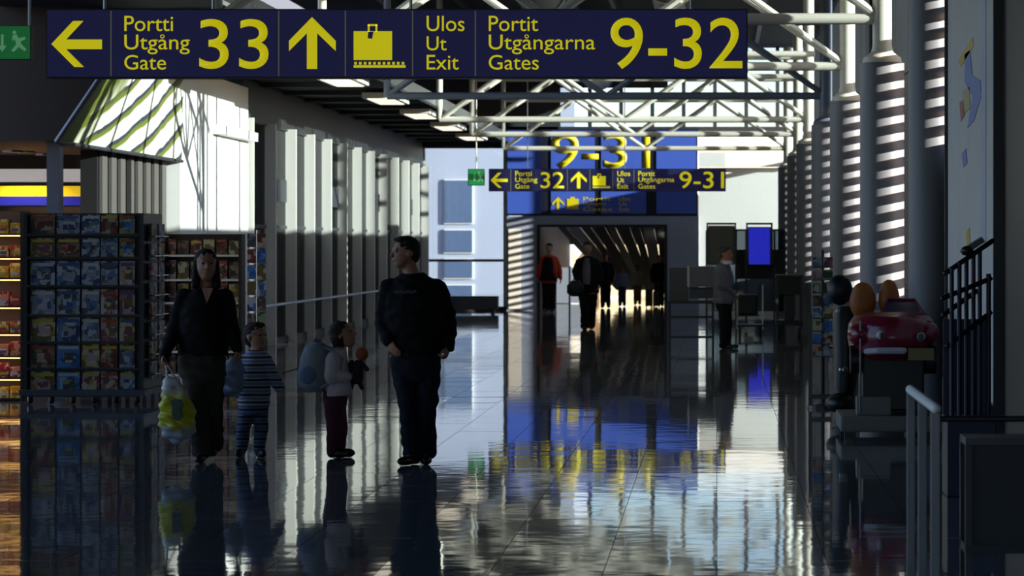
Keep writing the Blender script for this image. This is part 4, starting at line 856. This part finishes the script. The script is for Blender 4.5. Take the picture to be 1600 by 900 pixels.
box('sack', dgrey, (xa + .16, xb - .16, D - .2, D + .2, .3, .78), o, .02); MB().ell((xa + .02, D - .3, .66), (.03, .03, .05)).build('bottle', white, o, True)
for x in (xa + .06, xb - .06): MB().tube((x - .02, D - .2, .07), (x + .02, D - .2, .07), .07, 16).build('wheel', black, o, True); MB().tube((x - .02, D + .3, .07), (x + .02, D + .3, .07), .07, 16).build('wheel', black, o, True)

# ---- postcard stand
D = 30.2; px_ = 1285; x = WX(px_, D)
o = thing('postcard_stand', (x, D, 0), 'slim postcard stand left of the toy car ride', 'stand')
MB().lathe((x, D, 0), [(.16, 0), (.16, .03), (.025, .05), (.02, 1.66), (.0201, 1.68)]).build('pole', dsteel, o, True)
box('edge_post', dsteel, (WX(1266, D) - .02, WX(1266, D) + .02, D - .02, D + .02, .0, 1.0), o); box('foot_bar', dsteel, (WX(1264, D), WX(1300, D), D - .03, D + .03, .1, .15), o)
for r in range(8):
    z = .55 + r * .135
    MB().path([(x - .11, D - .05, z), (x - .11, D - .1, z), (x + .11, D - .1, z), (x + .11, D - .05, z)], .006, 6).build('wire_tier', steel, o)
    MB().tube((x - .11, D - .05, z), (x + .11, D - .05, z), .006, 6).build('tier_bar', steel, o)
    for j in range(2):
        ci = (r * 5 + j * 3 + 1) % 8
        only('postcard', PAL[ci], MB().cbox((x - .055 + j * .11, D - .085, z + .055), .1, .008, .105, Matrix.Rotation(-.12, 3, 'X')), f'{PN[ci]} postcard on {ORD[7-r]} tier, {["left","right"][j]} side, of the slim postcard stand', 'postcard', 'postcards on the slim stand')

# ---- toy car ride
D = 25.9; S = D / F
ride = thing('toy_car_ride', (WX(1385, D), D, 0), 'dark red coin-operated toy car ride with two orange seat backs', 'ride')
cr = mat('ride_red', (112, 22, 44), .25, var=.06); Q = lambda px, py, dy=0: Vector((WX(px, D), D + dy, WZ(py, D)))
org = mat('seat_orange', (150, 84, 24), .6); lgrey = mat('platform_grey', (120, 118, 112), .6)
mb = MB(); mb.loft([(Q(1392, 560), .30, .5), (Q(1392, 548), .37, .6), (Q(1392, 525), .40, .64), (Q(1393, 505), .39, .62), (Q(1394, 492), .34, .5), (Q(1396, 486), .25, .36)], 0, 32)
mb.ell(Q(1342, 520, -.3), (.12, .22, .11)); mb.ell(Q(1444, 518, -.3), (.12, .22, .11)); mb.ell(Q(1398, 505, -.35), (.26, .26, .10))
finish(remeshed(MB().add([v - BASE[ride] for v in mb.v], mb.f), .014, 4), 'body', cr, ride)
MB().prism([Q(1378, 488, -.12), Q(1440, 488, -.12), Q(1428, 470, .02), Q(1388, 470, .02)], (0, .02, .01)).build('windscreen', mat('ride_screen', (70, 66, 84), .1), ride)
MB().path([Q(1376, 489, -.13), Q(1387, 468, .02), Q(1429, 468, .02), Q(1442, 489, -.13)], .012).build('screen_frame', cr, ride, True)
for px, py in ((1373, 521), (1432, 523)):
    hl = MB().ell(Q(px, py, -.56), (.058 if px < 1400 else .04, .05, .062 if px < 1400 else .04)).build('headlight', mat('ride_white', (168, 172, 178), .3), ride, True)
    MB().ell(Q(px, py, -.605), (.026, .012, .03)).build('lens', dgrey, hl, True)
MB().path([Q(1350, 546, -.50), Q(1366, 544, -.62), Q(1404, 544, -.68)], .03).build('bumper', mat('ride_white'    , (168, 172, 178), .3), ride, True)
box('number_plate', mat('plate_olive', (110, 104, 60), .5), (WX(1411, D), WX(1450, D), D - .70, D - .68, WZ(558, D), WZ(540, D)), ride)
box('plate_bracket', black, (WX(1416, D), WX(1445, D), D - .68, D - .45, WZ(556, D), WZ(543, D)), ride)
for a, b, c in ((1350, 466, 21), (1391, 462, 17)):
    st = MB().ell(Q(a, b + 6, .2), (c * S, .1, 29 * S)).ell(Q(a, b - 8, .2), (c * S * .8, .09, 17 * S)); finish(remeshed(MB().add([v - BASE[ride] for v in st.v], st.f), .01, 3), 'seat_back', org, ride)
for px in (1335, 1450): MB().tube(Q(px, 560, -.25) - Vector((.05, 0, 0)), Q(px, 560, -.25) + Vector((.05, 0, 0)), .13, 24).build('wheel', black, ride, True)
box('pedestal', black, (WX(1345, D), WX(1440, D), D - .35, D + .45, .24, WZ(552, D)), ride, .02)
box('platform', lgrey, (WX(1310, D), WX(1412, D) + .35, D - .5, D + .6, .06, .2), ride, .02); box('step_block', lgrey, (WX(1335, D), WX(1388, D), D - .42, D - .2, .2, .37), ride, .015)
for px in (1325, 1440):
    for dy in (-.4, .5): box('foot', black, (WX(px, D) - .05, WX(px, D) + .05, D + dy - .05, D + dy + .05, 0, .06), ride)
MB().path([Q(1340, 640, -.46), Q(1340, 500, -.5)], .008).build('thin_pole', steel, ride)
D = 27.6; Q = lambda px, py, dy=0: Vector((WX(px, D), D + dy, WZ(py, D)))
cm = thing('coin_machine', (WX(1312, D), D, 0), 'black round-topped coin machine left of the toy car ride', 'machine')
MB().ell(Q(1312, 453), (.125, .12, .15)).build('round_head', black, cm, True)
MB().loft([(Q(1318, 478), .07, .07), (Q(1320, 500), .12, .1), (Q(1322, 560), .13, .12), (Q(1318, 610), .11, .12)]).build('cabinet', black, cm, True)
mb = MB().ell(Q(1312, 632) + Vector((0, -.1, .02)), (.14, .2, .1)); 
for v in mb.v: v.z = max(v.z, 0)
mb.build('foot', black, cm, True)
MB().loft([(Vector((WX(1318, D), D, .04)), .12, .14), (Q(1318, 610), .1, .11)]).build('stem', black, cm, True)
MB().ell(Q(1317, 577, -.12), (.045, .02, .04)).build('coin_plate', steel, cm, True)
MB().ell(Q(1308, 486, -.1), (.02, .015, .02)).build('button', white, cm, True)

# ---- blue frame with slanted rails
D = 19.6; Q = lambda px, py, dy=0: Vector((WX(px, D), D + dy, WZ(py, D)))
fr_ = thing('slanted_rail_frame', (WX(1515, D), D, 0), 'dark blue metal frame with slanted rails before the glass advert', 'frame')
bl = mat('frame_blue', (24, 30, 58), .4, .3)
for k, px in enumerate((1487, 1500, 1512, 1524, 1535)):
    MB().tube(Vector((WX(px, D), D + .05 * k, 0)), Q(px, 425 - (px - 1478) * .64, .05 * k), .016, 10).build('upright', bl, fr_, True)
MB().tube(Vector((WX(1549, D), D + .2, 0)), Q(1549, 428, .2), .018, 10).build('upright', bl, fr_, True)
for (a, b) in (((1477, 427), (1556, 376)), ((1473, 466), (1552, 436)), ((1474, 492), (1530, 456)), ((1480, 540), (1552, 490))): MB().cap(Q(*a), Q(*b, .22), .018, .018, 10).build('slanted_rail', dsteel, fr_, True)
MB().cbox((Q(1505, 395, .08) + Q(1538, 374, .15)) / 2, .17, .16, .04, Matrix.Rotation(R(-33), 3, 'Y')).build('top_plate', dsteel, fr_)
MB().ell(Q(1512, 392, .05), (.045, .045, .035)).build('knob', black, fr_, True)
box('base_box', bl, (WX(1478, D), WX(1556, D), D - .1, D + .35, 0, .55), fr_, .01); box('side_sheet', bl, (WX(1478, D), WX(1552, D), D + .24, D + .26, .55, WZ(500, D)), fr_)

# ---- steel barrier close to the camera
bar = thing('steel_barrier', (.92, 12.8, 0), 'steel barrier rail with rounded top at the lower right', 'barrier')
gm = mat('barrier_grey', (120, 121, 126), .4, .6)
for k, (a, b) in enumerate(((12.0, 12.82), (12.88, 13.6))): MB().cap((.925, a, 1.04), (.925, b, 1.04), .022, .022, 14).build('top_bar', mat('bar_silver', (232, 232, 232), .5, 0), bar, True)
for y in (12.04, 12.8, 13.55): box('post', gm, (.905, .945, y - .02, y + .02, 0, 1.03), bar, .004)
box('floor_plate', gm, (.88, .97, 11.95, 13.65, 0, .015), bar)
MB().tube((.93, 12.2, .985), (1.9, 12.2, .985), .014, 10).build('cross_rail', dsteel, bar, True)
MB().tube((1.88, 12.2, 0), (1.88, 12.2, .985), .016, 10).build('end_post', dsteel, bar, True)
D = 13.2; pb_ = thing('wire_basket_stand', (WX(1556, D), D, 0), 'dark basket stand behind the steel barrier at the lower right', 'stand')
xa, xb = WX(1508, D), WX(1640, D)
box('rim', mat('rim_grey', (84, 84, 88), .5), (xa, xb, D - .02, D + .3, .80, .835), pb_, .005); box('front_panel', dgrey, (xa + .01, xb, D, D + .01, .34, .8), pb_); box('bottom_tray', dgrey, (xa, xb, D - .02, D + .3, .3, .34), pb_)
for x in (xa + .015, xb - .015):
    for dy in (0, .28): box('leg', dsteel, (x - .015, x + .015, D + dy - .015, D + dy + .015, 0, .8), pb_)
mb = MB().ell((xa + .2, D + .14, .5), (.17, .11, .16)).ell((xa + .1, D + .13, .6), (.08, .09, .1)); b_ = only('bundle', black, mb, 'black bundle lying inside the dark basket stand', 'bag', smooth=True)
